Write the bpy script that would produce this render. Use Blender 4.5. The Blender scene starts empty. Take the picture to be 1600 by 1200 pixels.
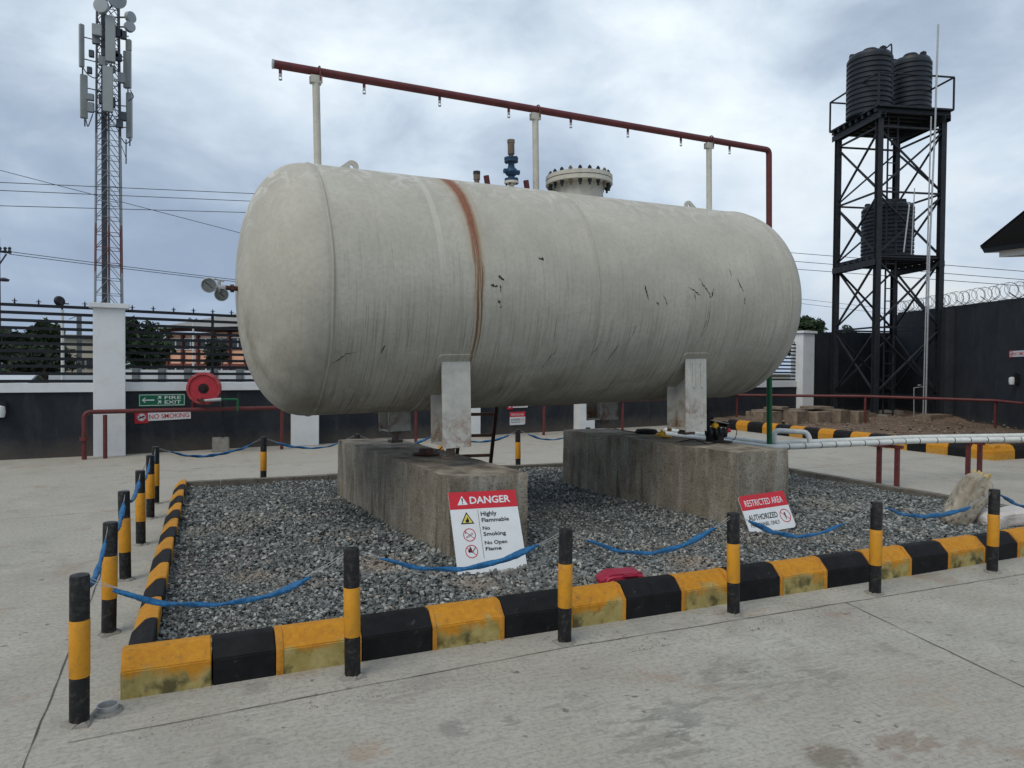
import bpy, bmesh, math, random
import numpy as np
from mathutils import Vector, Matrix
R_ = math.radians
random.seed(7); np.random.seed(7)
C = bpy.context.scene.collection
scn = bpy.context.scene

# ---------------------------------------------------------------- camera
CAM = Vector((0, 0, 1.6)); F_ = 1116.6
cR = Vector((0.9170154, -0.39876616, 0.00826438)); cU = Vector((3.339e-4, 2.148792e-2, 9.9976905e-1)); cF = Vector((0.39885166, 0.91680086, -0.0198379))
cd = bpy.data.cameras.new('camera'); co = bpy.data.objects.new('camera', cd); C.objects.link(co)
m = Matrix((cR, cU, -cF)).transposed().to_4x4(); m.translation = CAM; co.matrix_world = m
cd.sensor_width = 36; cd.lens = F_ / 1600 * 36; cd.clip_start = .05; cd.clip_end = 2000
scn.camera = co
def ray(u, v): return cF + cR * ((u - 800) / F_) - cU * ((v - 600) / F_)
def G(u, v, z=0.):                                   # the point of the level z seen in that direction
    d = ray(u, v); t = (z - CAM.z) / d.z; return CAM + d * t
def HZ(x, y, v):                                     # height above (x,y) whose image row is v
    lo, hi = -5., 90.
    for _ in range(50):
        z = (lo + hi) / 2; d = Vector((x, y, z)) - CAM
        if 600 - F_ * d.dot(cU) / d.dot(cF) > v: lo = z
        else: hi = z
    return lo

# ---------------------------------------------------------------- world, sun, exposure
w = bpy.data.worlds.new("World"); scn.world = w; w.use_nodes = True
nt = w.node_tree; nt.nodes.clear()
class NB:
    def __init__(s, nt): s.nt = nt
    def n(s, typ, **kw):
        nd = s.nt.nodes.new(typ)
        for k, v in kw.items():
            if k == 'op': nd.operation = v
            elif hasattr(nd, k): setattr(nd, k, v)
        return nd
    def l(s, a, b): s.nt.links.new(a, b)
    def math(s, op, a, b=None, c=None, clamp=False):
        nd = s.nt.nodes.new('ShaderNodeMath'); nd.operation = op; nd.use_clamp = clamp
        for i, x in enumerate((a, b, c)):
            if x is None: continue
            if isinstance(x, (int, float)): nd.inputs[i].default_value = x
            else: s.l(x, nd.inputs[i])
        return nd.outputs[0]
    def mix(s, fac, a, b, blend='MIX'):
        nd = s.nt.nodes.new('ShaderNodeMix'); nd.data_type = 'RGBA'; nd.blend_type = blend
        for i, x in ((0, fac), (6, a), (7, b)):
            if isinstance(x, (int, float)): nd.inputs[i].default_value = x
            elif isinstance(x, (tuple, list)): nd.inputs[i].default_value = (*x[:3], 1)
            else: s.l(x, nd.inputs[i])
        return nd.outputs[2]
    def ramp(s, x, *st):
        mx = max(p for p, _ in st)
        if mx > 1: x = s.math('DIVIDE', x, mx); st = [(p / mx, c) for p, c in st]
        nd = s.nt.nodes.new('ShaderNodeValToRGB'); e = nd.color_ramp.elements
        while len(e) < len(st): e.new(.5)
        for k, (p, c) in enumerate(st):
            e[k].position = p; e[k].color = (c, c, c, 1) if isinstance(c, (int, float)) else (*c, 1)
        s.l(x, nd.inputs[0]); return nd.outputs[0]
    def noise(s, vec, scale, detail=4, rough=.55, dist=0, sc=None):
        if sc is not None:
            mp = s.nt.nodes.new('ShaderNodeMapping'); s.l(vec, mp.inputs[0]); mp.inputs['Scale'].default_value = sc; vec = mp.outputs[0]
        nd = s.nt.nodes.new('ShaderNodeTexNoise'); s.l(vec, nd.inputs['Vector'])
        nd.inputs['Scale'].default_value = scale; nd.inputs['Detail'].default_value = detail
        nd.inputs['Roughness'].default_value = rough; nd.inputs['Distortion'].default_value = dist
        return nd.outputs[0]
    def coord(s, k='Object'): return s.nt.nodes.new('ShaderNodeTexCoord').outputs[k]
    def sep(s, v):
        nd = s.nt.nodes.new('ShaderNodeSeparateXYZ'); s.l(v, nd.inputs[0]); return nd.outputs
    def comb(s, x, y, z):
        nd = s.nt.nodes.new('ShaderNodeCombineXYZ')
        for i, a in enumerate((x, y, z)):
            if isinstance(a, (int, float)): nd.inputs[i].default_value = a
            else: s.l(a, nd.inputs[i])
        return nd.outputs[0]
b = NB(nt)
SUN_EL, SUN_AZ = R_(50), R_(238)       # compass azimuth measured clockwise from +Y
sky = b.n('ShaderNodeTexSky'); sky.sky_type = 'NISHITA'; sky.sun_disc = False
sky.sun_elevation = SUN_EL; sky.sun_rotation = SUN_AZ; sky.altitude = 100; sky.air_density = 1.2; sky.dust_density = 2
bg0 = b.n('ShaderNodeBackground'); b.l(sky.outputs[0], bg0.inputs[0]); bg0.inputs[1].default_value = .075
dirv = b.coord('Generated'); sx, sy, sz = b.sep(dirv)
zz = b.math('ADD', b.math('MAXIMUM', sz, 0.), .22)
pl = b.comb(b.math('DIVIDE', sx, zz), b.math('DIVIDE', sy, zz), 0.)
n1 = b.noise(dirv, 2.6, 10, .54, .25, sc=(1, 1, 1.7)); n2 = b.noise(dirv, 1.1, 4, .5, .3, sc=(1, 1, 1.5)); n3 = b.noise(dirv, 6.5, 8, .55, .35, sc=(1, 1, 1.9))
cl = b.math('ADD', b.math('ADD', b.math('MULTIPLY', n1, .46), b.math('MULTIPLY', n2, .32)), b.math('MULTIPLY', n3, .22))
def blob(d, k, a):
    nd = b.n('ShaderNodeVectorMath', operation='DOT_PRODUCT'); b.l(dirv, nd.inputs[0]); nd.inputs[1].default_value = Vector(d).normalized()
    return b.math('MULTIPLY', b.math('POWER', b.math('MAXIMUM', nd.outputs['Value'], 0.), k), a)
for d, k, a in (((.549, .746, .377), 70, .14), ((.216, .917, .335), 60, .055), ((-.01, .915, .403), 30, .01), ((-.163, .93, .33), 30, .01), ((.706, .678, .203), 70, .09), ((.826, .525, .205), 60, .05), ((.77, .536, .343), 30, .06),
                ((-.115, .985, .132), 18, -.07), ((.70, .60, .385), 150, -.06), ((.473, .87, .14), 40, -.05), ((.35, .87, .22), 60, -.03)):
    cl = b.math('ADD', cl, blob(d, k, a))
cloud = b.ramp(cl, (.40, (.245, .305, .40)), (.46, (.315, .385, .48)), (.515, (.42, .495, .585)), (.57, (.54, .62, .70)), (.64, (.70, .765, .81)), (.71, (.84, .91, .93)))
low = b.ramp(sz, (.0, 1.), (.10, .7), (.24, .25), (.42, 0.))
cloud = b.mix(b.math('MULTIPLY', low, .60), cloud, (.225, .305, .445))
east = blob((.80, .56, .17), 10, 1.)
warm = b.math('MULTIPLY', b.math('MULTIPLY', b.ramp(sz, (.02, 0.), (.10, 1.), (.24, .8), (.36, 0.)), b.ramp(n1, (.44, 0.), (.60, 1.))), east)
cloud = b.mix(b.math('MULTIPLY', warm, .8), cloud, (.60, .62, .62))
bg1 = b.n('ShaderNodeBackground'); b.l(cloud, bg1.inputs[0]); bg1.inputs[1].default_value = 1.10
ms = b.n('ShaderNodeMixShader'); ms.inputs[0].default_value = .93
b.l(bg0.outputs[0], ms.inputs[1]); b.l(bg1.outputs[0], ms.inputs[2])
wo = b.n('ShaderNodeOutputWorld'); b.l(ms.outputs[0], wo.inputs[0])
sd = bpy.data.lights.new('sun', 'SUN'); sd.energy = 1.3; sd.angle = R_(35); sd.color = (1, .93, .81)
so = bpy.data.objects.new('sun', sd); C.objects.link(so)
sdir = Vector((math.sin(SUN_AZ) * math.cos(SUN_EL), math.cos(SUN_AZ) * math.cos(SUN_EL), math.sin(SUN_EL)))
so.rotation_euler = (-sdir).to_track_quat('-Z', 'Y').to_euler(); so.location = (0, 0, 30)
scn.view_settings.view_transform = 'Standard'; scn.view_settings.look = 'None'; scn.view_settings.exposure = 0.30; scn.view_settings.gamma = 1

# ---------------------------------------------------------------- materials
def newmat(name):
    mt = bpy.data.materials.new(name); mt.use_nodes = True
    return mt, NB(mt.node_tree), mt.node_tree.nodes['Principled BSDF']
def bump(b, bs, h, st=.3, dist=.01):
    nd = b.n('ShaderNodeBump'); nd.inputs['Strength'].default_value = st; nd.inputs['Distance'].default_value = dist
    b.l(h, nd.inputs['Height']); b.l(nd.outputs[0], bs.inputs['Normal'])
def M(name, col, rough=.6, var=.25, scale=6., bmp=0., bscale=60., dirt=None, dirtamt=.3, metal=0., spec=.3):
    mt, b, bs = newmat(name); v = b.coord()
    nz = b.noise(v, scale, 6, .6)
    f = b.ramp(nz, (.3, 0.), (.7, 1.))
    d = tuple(c * (1 - var) for c in col); l = tuple(min(1, c * (1 + var * .6)) for c in col)
    c = b.mix(f, d, l)
    if dirt:
        g = b.ramp(b.noise(v, scale * 1.7, 8, .7, .4), (.5, 0.), (.68, 1.)); c = b.mix(b.math('MULTIPLY', g, dirtamt), c, dirt)
    b.l(c, bs.inputs['Base Color'])
    bs.inputs['Roughness'].default_value = rough; bs.inputs['Metallic'].default_value = metal; bs.inputs['Specular IOR Level'].default_value = spec
    if bmp: bump(b, bs, b.noise(v, bscale, 5, .6), bmp)
    return mt
MAT = {}
MAT['white_wall'] = M('white_wall', (.68, .70, .71), .8, .06, 2, .25, 90, (.5, .48, .43), .35)
def wall_mat():
    mt, b, bs = newmat('dark_wall'); v = b.coord(); x, y, z = b.sep(v); n = b.noise(v, 1.4, 7, .65, .4); f = b.noise(v, 55, 5, .7)
    c = b.mix(b.ramp(n, (.3, 0.), (.7, 1.)), (.018, .021, .026), (.036, .040, .047))
    c = b.mix(b.ramp(b.noise(v, 1., 6, .65, .2, sc=(5, 5, .8)), (.55, 0.), (.70, .5)), c, (.060, .062, .064))
    dz = b.ramp(b.math('ADD', z, b.math('MULTIPLY', b.noise(v, 3.5, 7, .7, .3), .5)), (.28, .9), (.62, 0.))
    c = b.mix(b.math('MULTIPLY', dz, .65), c, (.115, .098, .080)); c = b.mix(b.ramp(f, (.58, 0.), (.72, .4)), c, (.085, .09, .095))
    b.l(c, bs.inputs['Base Color']); bs.inputs['Roughness'].default_value = .85; bs.inputs['Specular IOR Level'].default_value = .2; bump(b, bs, f, .9, .012)
    return mt
MAT['dark_wall'] = wall_mat()
MAT['black_metal'] = M('black_metal', (.012, .014, .018), .5, .3, 8, .1, 60)
MAT['steel_dark'] = M('steel_dark', (.018, .021, .027), .55, .35, 5, .1, 60, (.05, .045, .04), .4)
MAT['red_pipe'] = M('red_pipe', (.125, .030, .030), .5, .25, 9, .12, 70, (.07, .035, .03), .5)
MAT['red_paint'] = M('red_paint', (.33, .035, .045), .5, .2, 8, .1, 50, (.5, .3, .3), .3)
MAT['white_pipe'] = M('white_pipe', (.62, .64, .61), .4, .1, 7, .08, 50, (.36, .34, .28), .4)
MAT['cream_paint'] = M('cream_paint', (.52, .50, .43), .5, .12, 7, .15, 50, (.34, .30, .23), .5)
MAT['plinth'] = None
MAT['block'] = M('block', (.165, .150, .125), .95, .35, 7, 1., 70, (.07, .06, .045), .6)
MAT['foundation'] = M('foundation', (.27, .255, .225), .95, .3, 9, 1., 60, (.12, .10, .08), .5)
MAT['slab_brown'] = M('slab_brown', (.21, .165, .12), .95, .4, 5, 1., 40, (.07, .045, .03), .7)
MAT['bollard_black'] = M('bollard_black', (.010, .010, .011), .5, .3, 14, .25, 80, (.075, .068, .058), .6)
MAT['bollard_yellow'] = M('bollard_yellow', (.60, .270, .020), .5, .12, 12, .15, 60, (.30, .17, .05), .6)
MAT['rope'] = M('rope', (.012, .100, .245), .5, .35, 40, .3, 160, (.03, .25, .5), .6)
MAT['wire'] = M('wire', (.42, .42, .42), .35, .2, 30, metal=.7)
MAT['galv'] = M('galv', (.42, .43, .43), .4, .2, 20, metal=.5)
MAT['dark_rust'] = M('dark_rust', (.07, .035, .025), .7, .4, 12, .3, 60, (.16, .06, .03), .5)
MAT['green_pipe'] = M('green_pipe', (.012, .12, .048), .5, .2, 10)
MAT['green_sign'] = M('green_sign', (.005, .13, .06), .5, .08, 5)
MAT['sign_red'] = M('sign_red', (.52, .022, .035), .45, .08, 5, dirt=(.4, .05, .06), dirtamt=.3)
MAT['sign_white'] = M('sign_white', (.66, .69, .70), .5, .05, 4, dirt=(.5, .48, .44), dirtamt=.25)
MAT['ink'] = M('ink', (.010, .010, .012), .6, .1)
MAT['sign_yellow'] = M('sign_yellow', (.66, .56, .10), .5, .05)
MAT['yellow_plastic'] = M('yellow_plastic', (.66, .38, .02), .45, .1, 9)
MAT['blue_paint'] = M('blue_paint', (.012, .055, .12), .5, .3, 20, .2, 60, (.1, .05, .03), .4)
MAT['brass_dirty'] = M('brass_dirty', (.16, .12, .095), .5, .35, 18, .2, 60)
MAT['poly_tank'] = M('poly_tank', (.020, .025, .033), .45, .2, 3)
MAT['rubber'] = M('rubber', (.018, .017, .016), .8, .3, 10, .3, 50)
MAT['antenna'] = M('antenna', (.33, .36, .35), .5, .08, 1)
MAT['dish'] = M('dish', (.40, .43, .44), .5, .08, 1)
MAT['mast_grey'] = M('mast_grey', (.24, .26, .28), .6, .2, .6)
MAT['mast_dark'] = M('mast_dark', (.07, .08, .095), .6, .2, .6)
MAT['mast_red'] = M('mast_red', (.17, .075, .075), .6, .2, .6)
MAT['orange_wall'] = M('orange_wall', (.72, .40, .27), .85, .12, .4)
MAT['maroon'] = M('maroon', (.13, .05, .045), .8, .2, .5)
MAT['roof_grey'] = M('roof_grey', (.24, .235, .22), .6, .15, .15)
MAT['roof_white'] = M('roof_white', (.50, .54, .56), .5, .1, .5)
MAT['pale_wall'] = M('pale_wall', (.50, .46, .37), .85, .1, .5)
MAT['lowwall'] = M('lowwall', (.52, .55, .58), .85, .08, .5)
MAT['pier_grey'] = M('pier_grey', (.13, .145, .155), .85, .15, .5)
MAT['glass_dark'] = M('glass_dark', (.03, .04, .05), .15, .1)
MAT['bark'] = M('bark', (.055, .04, .03), .9, .3, 3)
MAT['leaf'] = M('leaf', (.030, .052, .022), .7, .55, .8)
MAT['leaf_b'] = M('leaf_b', (.040, .056, .034), .7, .5, .8)
MAT['fascia'] = M('fascia', (.5, .49, .46), .7, .08, 2)
MAT['roof_dark'] = M('roof_dark', (.022, .026, .032), .55, .3, 2)
def sack_mat():
    mt, b, bs = newmat('sack'); v = b.coord(); n = b.noise(v, 6, 7, .65, .4); f = b.noise(v, 60, 4, .6)
    c = b.mix(b.ramp(n, (.32, 0.), (.66, 1.)), (.25, .205, .145), (.47, .43, .35)); c = b.mix(b.ramp(b.noise(v, 9, 6, .7, .6), (.54, 0.), (.66, .85)), c, (.11, .08, .05))
    pr = b.math('MULTIPLY', b.ramp(b.noise(v, 34, 3, .55, .4, sc=(1, 1, .7)), (.57, 0.), (.61, .6)), b.ramp(b.noise(v, 5, 2, .5), (.52, 0.), (.58, 1.))); c = b.mix(pr, c, (.035, .035, .045))
    wv = b.n('ShaderNodeTexWave'); wv.inputs['Scale'].default_value = 95; b.l(v, wv.inputs['Vector'])
    b.l(c, bs.inputs['Base Color']); bs.inputs['Roughness'].default_value = .7; bump(b, bs, b.math('ADD', b.math('MULTIPLY', n, 2.), b.math('MULTIPLY', wv.outputs[0], .15)), .6, .02); return mt
MAT['sack'] = sack_mat()
MAT['sack_pale'] = M('sack_pale', (.52, .49, .47), .7, .2, 8, .5, 45, (.3, .24, .2), .6)
MAT['sack_liner'] = M('sack_liner', (.50, .38, .17), .5, .2, 12, .3, 60)
MAT['dial'] = M('dial', (.30, .32, .32), .3, .15, 30)
MAT['lens'] = M('lens', (.6, .62, .62), .3, .1)

def kerb_mat(name, yellow, pk=.85):
    mt, b, bs = newmat(name); v = b.coord(); x, y, z = b.sep(v)
    n = b.noise(v, 9, 7, .62, .3); n2 = b.noise(v, 5, 6, .6, .4); n3 = b.noise(v, 28, 5, .7)
    if yellow:
        c = b.mix(b.ramp(n3, (.35, 0.), (.7, 1.)), (.45, .190, .020), (.58, .265, .022))
        hgt = b.math('ADD', z, b.math('MULTIPLY', b.math('SUBTRACT', n2, .5), .30))
        peel = b.ramp(hgt, (.095, 1.), (.135, 0.))
        pale = b.mix(b.ramp(n, (.35, 0.), (.65, 1.)), (.27, .235, .075), (.42, .38, .17))
        c = b.mix(b.math('MULTIPLY', peel, pk), c, pale)
        moss = b.math('MULTIPLY', b.ramp(b.noise(v, 7.5, 5, .55, .2), (.5, 0.), (.62, 1.)), b.ramp(hgt, (.06, 1.), (.13, 0.)))
        c = b.mix(b.math('MULTIPLY', moss, pk), c, (.055, .05, .022))
        c = b.mix(b.ramp(b.noise(v, 18, 7, .75, .5), (.56, 0.), (.68, .7)), c, (.17, .12, .04)); c = b.mix(b.ramp(b.noise(v, 48, 5, .7), (.66, 0.), (.72, .8)), c, (.10, .09, .07))
    else:
        c = b.mix(b.ramp(n, (.35, 0.), (.72, 1.)), (.006, .006, .007), (.014, .014, .015))
        c = b.mix(b.ramp(b.noise(v, 16, 8, .75), (.60, 0.), (.72, .6)), c, (.09, .085, .08))
    b.l(c, bs.inputs['Base Color']); bs.inputs['Roughness'].default_value = .7; bs.inputs['Specular IOR Level'].default_value = .2
    bump(b, bs, b.math('ADD', n3, b.math('MULTIPLY', n, .6)), .45, .008)
    return mt
MAT['kerb_yellow'] = kerb_mat('kerb_yellow', True); MAT['kerb_yellow_far'] = kerb_mat('kerb_yellow_far', True, .18); MAT['kerb_black'] = kerb_mat('kerb_black', False)

def concrete_ground():
    mt, b, bs = newmat('concrete_ground'); v = b.coord(); x, y, z = b.sep(v)
    big = b.noise(v, .35, 5, .6, .3); midn = b.noise(v, 1.7, 8, .62, .4); fine = b.noise(v, 38, 6, .7)
    broom = b.noise(v, 1., 4, .6, .1, sc=(5, 95, 1)); grit = b.noise(v, 150, 2, .5)
    c = b.mix(b.ramp(midn, (.30, 0.), (.72, 1.)), (.325, .310, .265), (.500, .480, .415))
    c = b.mix(b.ramp(big, (.35, 0.), (.60, .8)), c, (.400, .372, .318))
    warm = b.ramp(b.noise(v, .9, 5, .55, .5), (.52, 0.), (.70, .5))
    c = b.mix(warm, c, (.325, .288, .232))
    # warmer dusty slabs towards the boundary
    far = b.ramp(b.math('DIVIDE', y, 16.), (.42, 0.), (.75, .55)); c = b.mix(far, c, (.43, .395, .335))
    st = b.ramp(b.noise(v, 2.6, 7, .72, .6), (.54, 0.), (.70, .55)); st2 = b.ramp(b.noise(v, .55, 3, .5), (.38, 0.), (.56, 1.))
    c = b.mix(b.math('MULTIPLY', st, st2), c, (.135, .130, .120))
    spl = b.ramp(b.noise(v, 13, 3, .55, .3), (.66, 0.), (.70, .8)); spm = b.ramp(b.noise(v, .8, 2, .5), (.46, 0.), (.56, 1.))
    c = b.mix(b.math('MULTIPLY', spl, spm), c, (.085, .080, .074))
    rust = b.math('MULTIPLY', b.ramp(b.noise(v, 1.5, 4, .6, .7), (.60, 0.), (.70, .5)), 1.)
    c = b.mix(rust, c, (.30, .175, .095))
    c = b.mix(b.ramp(broom, (.38, .30), (.58, 0.)), c, (.20, .195, .175))
    c = b.mix(b.ramp(fine, (.36, .5), (.54, 0.)), c, (.17, .16, .14))
    # individual oil and rust marks seen on the slabs
    wv = b.noise(v, 16, 5, .65, .3); wv2 = b.noise(v, 6, 6, .65, .6, sc=(1, 2.2, 1))
    for (u_, v_, rad, nz, col, amt, th) in ((1150, 1045, .30, 0, (.06, .055, .05), .8, .60), (1160, 1060, .42, 1, (.15, .145, .13), .6, .50), (1290, 1057, .18, 1, (.13, .125, .11), .6, .48), (1070, 1115, .30, 1, (.12, .12, .115), .7, .50), (1020, 1160, .34, 1, (.13, .125, .11), .7, .50),
        (900, 1098, .22, 1, (.16, .15, .13), .6, .50), (795, 1125, .07, 1, (.13, .12, .10), .8, .44), (1300, 1182, .13, 1, (.10, .065, .035), .9, .40), (1415, 1162, .20, 1, (.17, .10, .06), .8, .46), (1235, 1120, .3, 0, (.13, .12, .11), .7, .62), (1380, 1095, .3, 0, (.12, .115, .10), .7, .62), (712, 1138, .09, 1, (.13, .125, .12), .8, .42), (570, 1172, .14, 1, (.30, .17, .09), .6, .48),
        (640, 1075, .35, 1, (.20, .17, .15), .5, .50), (1480, 1090, .35, 1, (.33, .25, .17), .5, .52), (400, 1075, .10, 1, (.16, .14, .11), .7, .44), (760, 1055, .4, 0, (.13, .12, .11), .6, .62), (300, 1130, .5, 1, (.33, .30, .24), .5, .50), (120, 780, 1.3, 1, (.26, .235, .20), .5, .50), (60, 900, .9, 1, (.27, .245, .21), .5, .50)):
        g_ = G(u_, v_); vd = b.n('ShaderNodeVectorMath', operation='DISTANCE'); b.l(v, vd.inputs[0]); vd.inputs[1].default_value = (g_.x, g_.y, 0)
        q_ = b.math('DIVIDE', vd.outputs['Value'], rad); src = b.math('ADD', (wv2 if nz else wv), b.math('MULTIPLY', b.math('SUBTRACT', .55, q_), .16))
        mk = b.math('MULTIPLY', b.ramp(src, (th, 0.), (th + .09, amt * .55)), b.ramp(q_, (.7, 1.), (1., 0.)))
        c = b.mix(mk, c, col)
    b.l(c, bs.inputs['Base Color'])
    b.l(b.ramp(midn, (.3, .62), (.7, .88)), bs.inputs['Roughness']); bs.inputs['Specular IOR Level'].default_value = .35
    h = b.math('ADD', b.math('MULTIPLY', broom, .8), b.math('ADD', b.math('MULTIPLY', fine, .5), b.math('MULTIPLY', grit, .4)))
    bump(b, bs, h, .45, .006)
    return mt
MAT['concrete'] = concrete_ground()

def plinth_mat():
    mt, b, bs = newmat('plinth_concrete'); v = b.coord(); x, y, z = b.sep(v)
    a = b.noise(v, 3.2, 7, .65, .3); f = b.noise(v, 45, 6, .7); s = b.noise(v, 1., 6, .6, .15, sc=(9, 9, 1.1))
    c = b.mix(b.ramp(a, (.3, 0.), (.7, 1.)), (.18, .152, .112), (.40, .352, .275))
    c = b.mix(b.ramp(s, (.50, 0.), (.66, .7)), c, (.43, .41, .36))
    c = b.mix(b.ramp(b.noise(v, 1., 6, .6, .2, sc=(6, 6, .9)), (.54, 0.), (.66, .8)), c, (.075, .062, .046))
    c = b.mix(b.ramp(f, (.32, .8), (.50, 0.)), c, (.07, .06, .048))
    c = b.mix(b.ramp(f, (.60, 0.), (.72, .55)), c, (.36, .35, .31))
    nz = b.n('ShaderNodeNewGeometry'); gx, gy, gz = b.sep(nz.outputs['Normal'])
    top = b.ramp(gz, (.6, 0.), (.9, 1.))
    ct = b.mix(b.ramp(b.noise(v, 4.5, 8, .65, .4), (.38, 0.), (.66, 1.)), (.135, .108, .078), (.43, .38, .30))
    c = b.mix(top, c, ct)
    b.l(c, bs.inputs['Base Color']); bs.inputs['Roughness'].default_value = .95
    bump(b, bs, b.math('ADD', f, b.noise(v, 110, 3, .6)), 1., .018)
    return mt
MAT['plinth'] = plinth_mat()

TR, TZ = 1.1229, 2.2606          # tank radius and axis height in the tank's own frame
def tank_mat():
    mt, b, bs = newmat('tank_paint'); v = b.coord(); x, y, z = b.sep(v)
    ang = b.math('ARCTAN2', b.math('MULTIPLY', y, -1.), b.math('SUBTRACT', z, TZ))   # 0 at the crest, grows to the front
    aa = b.math('ABSOLUTE', ang)
    n = b.noise(v, 2.2, 7, .6, .3); f = b.noise(v, 26, 6, .7)
    base = b.mix(b.ramp(n, (.32, 0.), (.7, 1.)), (.385, .366, .310), (.485, .463, .395))
    base = b.mix(b.ramp(f, (.40, .28), (.55, 0.)), base, (.29, .28, .24))
    # rain streaks run down round the shell
    uv = b.comb(b.math('MULTIPLY', x, 38.), b.math('MULTIPLY', aa, 1.3), y)
    s1 = b.noise(uv, 1., 5, .62, .25); uv2 = b.comb(b.math('MULTIPLY', x, 105.), b.math('MULTIPLY', aa, 1.8), y); s2 = b.noise(uv2, 1., 4, .6, .15)
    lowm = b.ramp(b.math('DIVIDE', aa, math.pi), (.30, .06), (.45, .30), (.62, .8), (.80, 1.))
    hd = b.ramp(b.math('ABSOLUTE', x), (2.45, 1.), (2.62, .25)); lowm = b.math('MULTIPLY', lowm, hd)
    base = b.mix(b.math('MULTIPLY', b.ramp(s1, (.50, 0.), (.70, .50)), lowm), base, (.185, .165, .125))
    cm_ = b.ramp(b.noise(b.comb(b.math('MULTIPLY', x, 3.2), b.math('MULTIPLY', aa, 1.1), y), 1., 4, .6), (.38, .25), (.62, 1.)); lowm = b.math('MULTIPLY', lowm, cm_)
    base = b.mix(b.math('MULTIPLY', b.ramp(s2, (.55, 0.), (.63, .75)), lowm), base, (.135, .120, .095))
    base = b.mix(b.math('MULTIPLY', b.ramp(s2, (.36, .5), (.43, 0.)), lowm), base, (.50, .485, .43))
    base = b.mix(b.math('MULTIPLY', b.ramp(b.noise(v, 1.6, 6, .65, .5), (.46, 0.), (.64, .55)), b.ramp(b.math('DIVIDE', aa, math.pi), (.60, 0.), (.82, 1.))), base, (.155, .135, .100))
    # sparse black chips, slightly longer round the shell
    ch = b.noise(b.comb(b.math('MULTIPLY', x, 26.), b.math('MULTIPLY', aa, 15.), b.math('MULTIPLY', y, 3.)), 1., 4, .62, .4)
    chm = b.math('MULTIPLY', b.ramp(b.noise(v, 1.9, 3, .5), (.54, 0.), (.62, 1.)), b.ramp(b.math('DIVIDE', aa, math.pi), (.3, 0.), (.4, 1.)))
    base = b.mix(b.math('MULTIPLY', b.ramp(ch, (.705, 0.), (.735, .8)), chm), base, (.05, .045, .038))
    # chalky pale wear near the crest
    pw = b.math('MULTIPLY', b.ramp(b.noise(v, 7, 6, .7, .8, sc=(1, .45, 1)), (.50, 0.), (.60, .75)), b.ramp(b.math('DIVIDE', aa, math.pi), (.10, 1.), (.30, 0.)))
    base = b.mix(pw, base, (.60, .59, .54))
    # pale repainted band, rust band
    def band(x0, w, soft):
        d = b.math('ABSOLUTE', b.math('SUBTRACT', x, x0)); return b.ramp(b.math('DIVIDE', d, w), (1. - soft, 1.), (1., 0.))
    front = b.ramp(b.math('ADD', b.math('DIVIDE', ang, math.pi), 0.), (.03, 0.), (.06, 1.))
    pb = b.math('MULTIPLY', b.math('MULTIPLY', band(2.238 - 3.82, .030, .25), front), b.ramp(b.math('DIVIDE', aa, math.pi), (.45, 1.), (.52, 0.)))
    base = b.mix(b.math('MULTIPLY', pb, .42), base, (.56, .54, .47))
    wob = b.math('MULTIPLY', b.math('SUBTRACT', b.noise(b.comb(0., b.math('MULTIPLY', aa, 2.2), 0.), 1.3, 3, .5), .5), .05)
    xr = b.math('ADD', x, wob)
    d = b.math('ABSOLUTE', b.math('SUBTRACT', xr, 2.562 - 3.82))
    wid = b.ramp(b.math('DIVIDE', aa, math.pi), (.06, .095), (.30, .066), (.44, .046), (.60, .035), (.75, .03))
    rr = b.math('DIVIDE', d, wid)
    inner = b.math('MULTIPLY', b.ramp(rr, (.35, 1.), (1., 0.)), front)
    fade = b.ramp(b.math('DIVIDE', aa, math.pi), (.05, .6), (.12, .95), (.42, .95), (.54, .55), (.70, .40), (.73, 0.))
    halo = b.math('MULTIPLY', b.math('MULTIPLY', b.ramp(rr, (.6, .8), (1.9, 0.)), front), fade)
    base = b.mix(b.math('MULTIPLY', halo, b.ramp(s1, (.38, .25), (.62, .75))), base, (.33, .235, .115))
    rc = b.mix(b.ramp(b.math('ADD', f, b.math('MULTIPLY', s2, .5)), (.55, 0.), (.95, 1.)), (.165, .055, .030), (.27, .105, .050))
    base = b.mix(b.math('MULTIPLY', b.math('MULTIPLY', inner, fade), b.ramp(b.math('ADD', s2, b.math('MULTIPLY', b.math('SUBTRACT', .42, b.math('DIVIDE', aa, math.pi)), 1.2)), (.36, .15), (.52, 1.))), base, rc)
    # thin brown run lines going on down to the saddle
    rl = b.noise(b.comb(b.math('MULTIPLY', xr, 150.), b.math('MULTIPLY', aa, .8), 0.), 1., 2, .5)
    run = b.math('MULTIPLY', b.math('MULTIPLY', b.ramp(rl, (.50, 0.), (.57, .95)), b.ramp(rr, (.9, 1.), (1.3, 0.))), b.math('MULTIPLY', front, b.ramp(b.math('DIVIDE', aa, math.pi), (.36, 0.), (.48, 1.), (.70, 1.), (.72, 0.))))
    base = b.mix(run, base, (.15, .075, .03))
    for xs in (-2.489, -.03, 2.495):        # grime beside the weld seams
        dd = b.math('ABSOLUTE', b.math('SUBTRACT', x, xs)); g = b.math('MULTIPLY', b.ramp(b.math('DIVIDE', dd, .05), (.0, .55), (1., 0.)), b.ramp(n, (.4, .2), (.65, .9)))
        base = b.mix(g, base, (.25, .235, .19))
    b.l(base, bs.inputs['Base Color'])
    b.l(b.ramp(f, (.3, .55), (.7, .78)), bs.inputs['Roughness']); bs.inputs['Specular IOR Level'].default_value = .3
    bump(b, bs, b.math('ADD', b.math('MULTIPLY', n, 1.2), b.math('MULTIPLY', f, .25)), .35, .025)
    return mt
MAT['tank'] = tank_mat()
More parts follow.
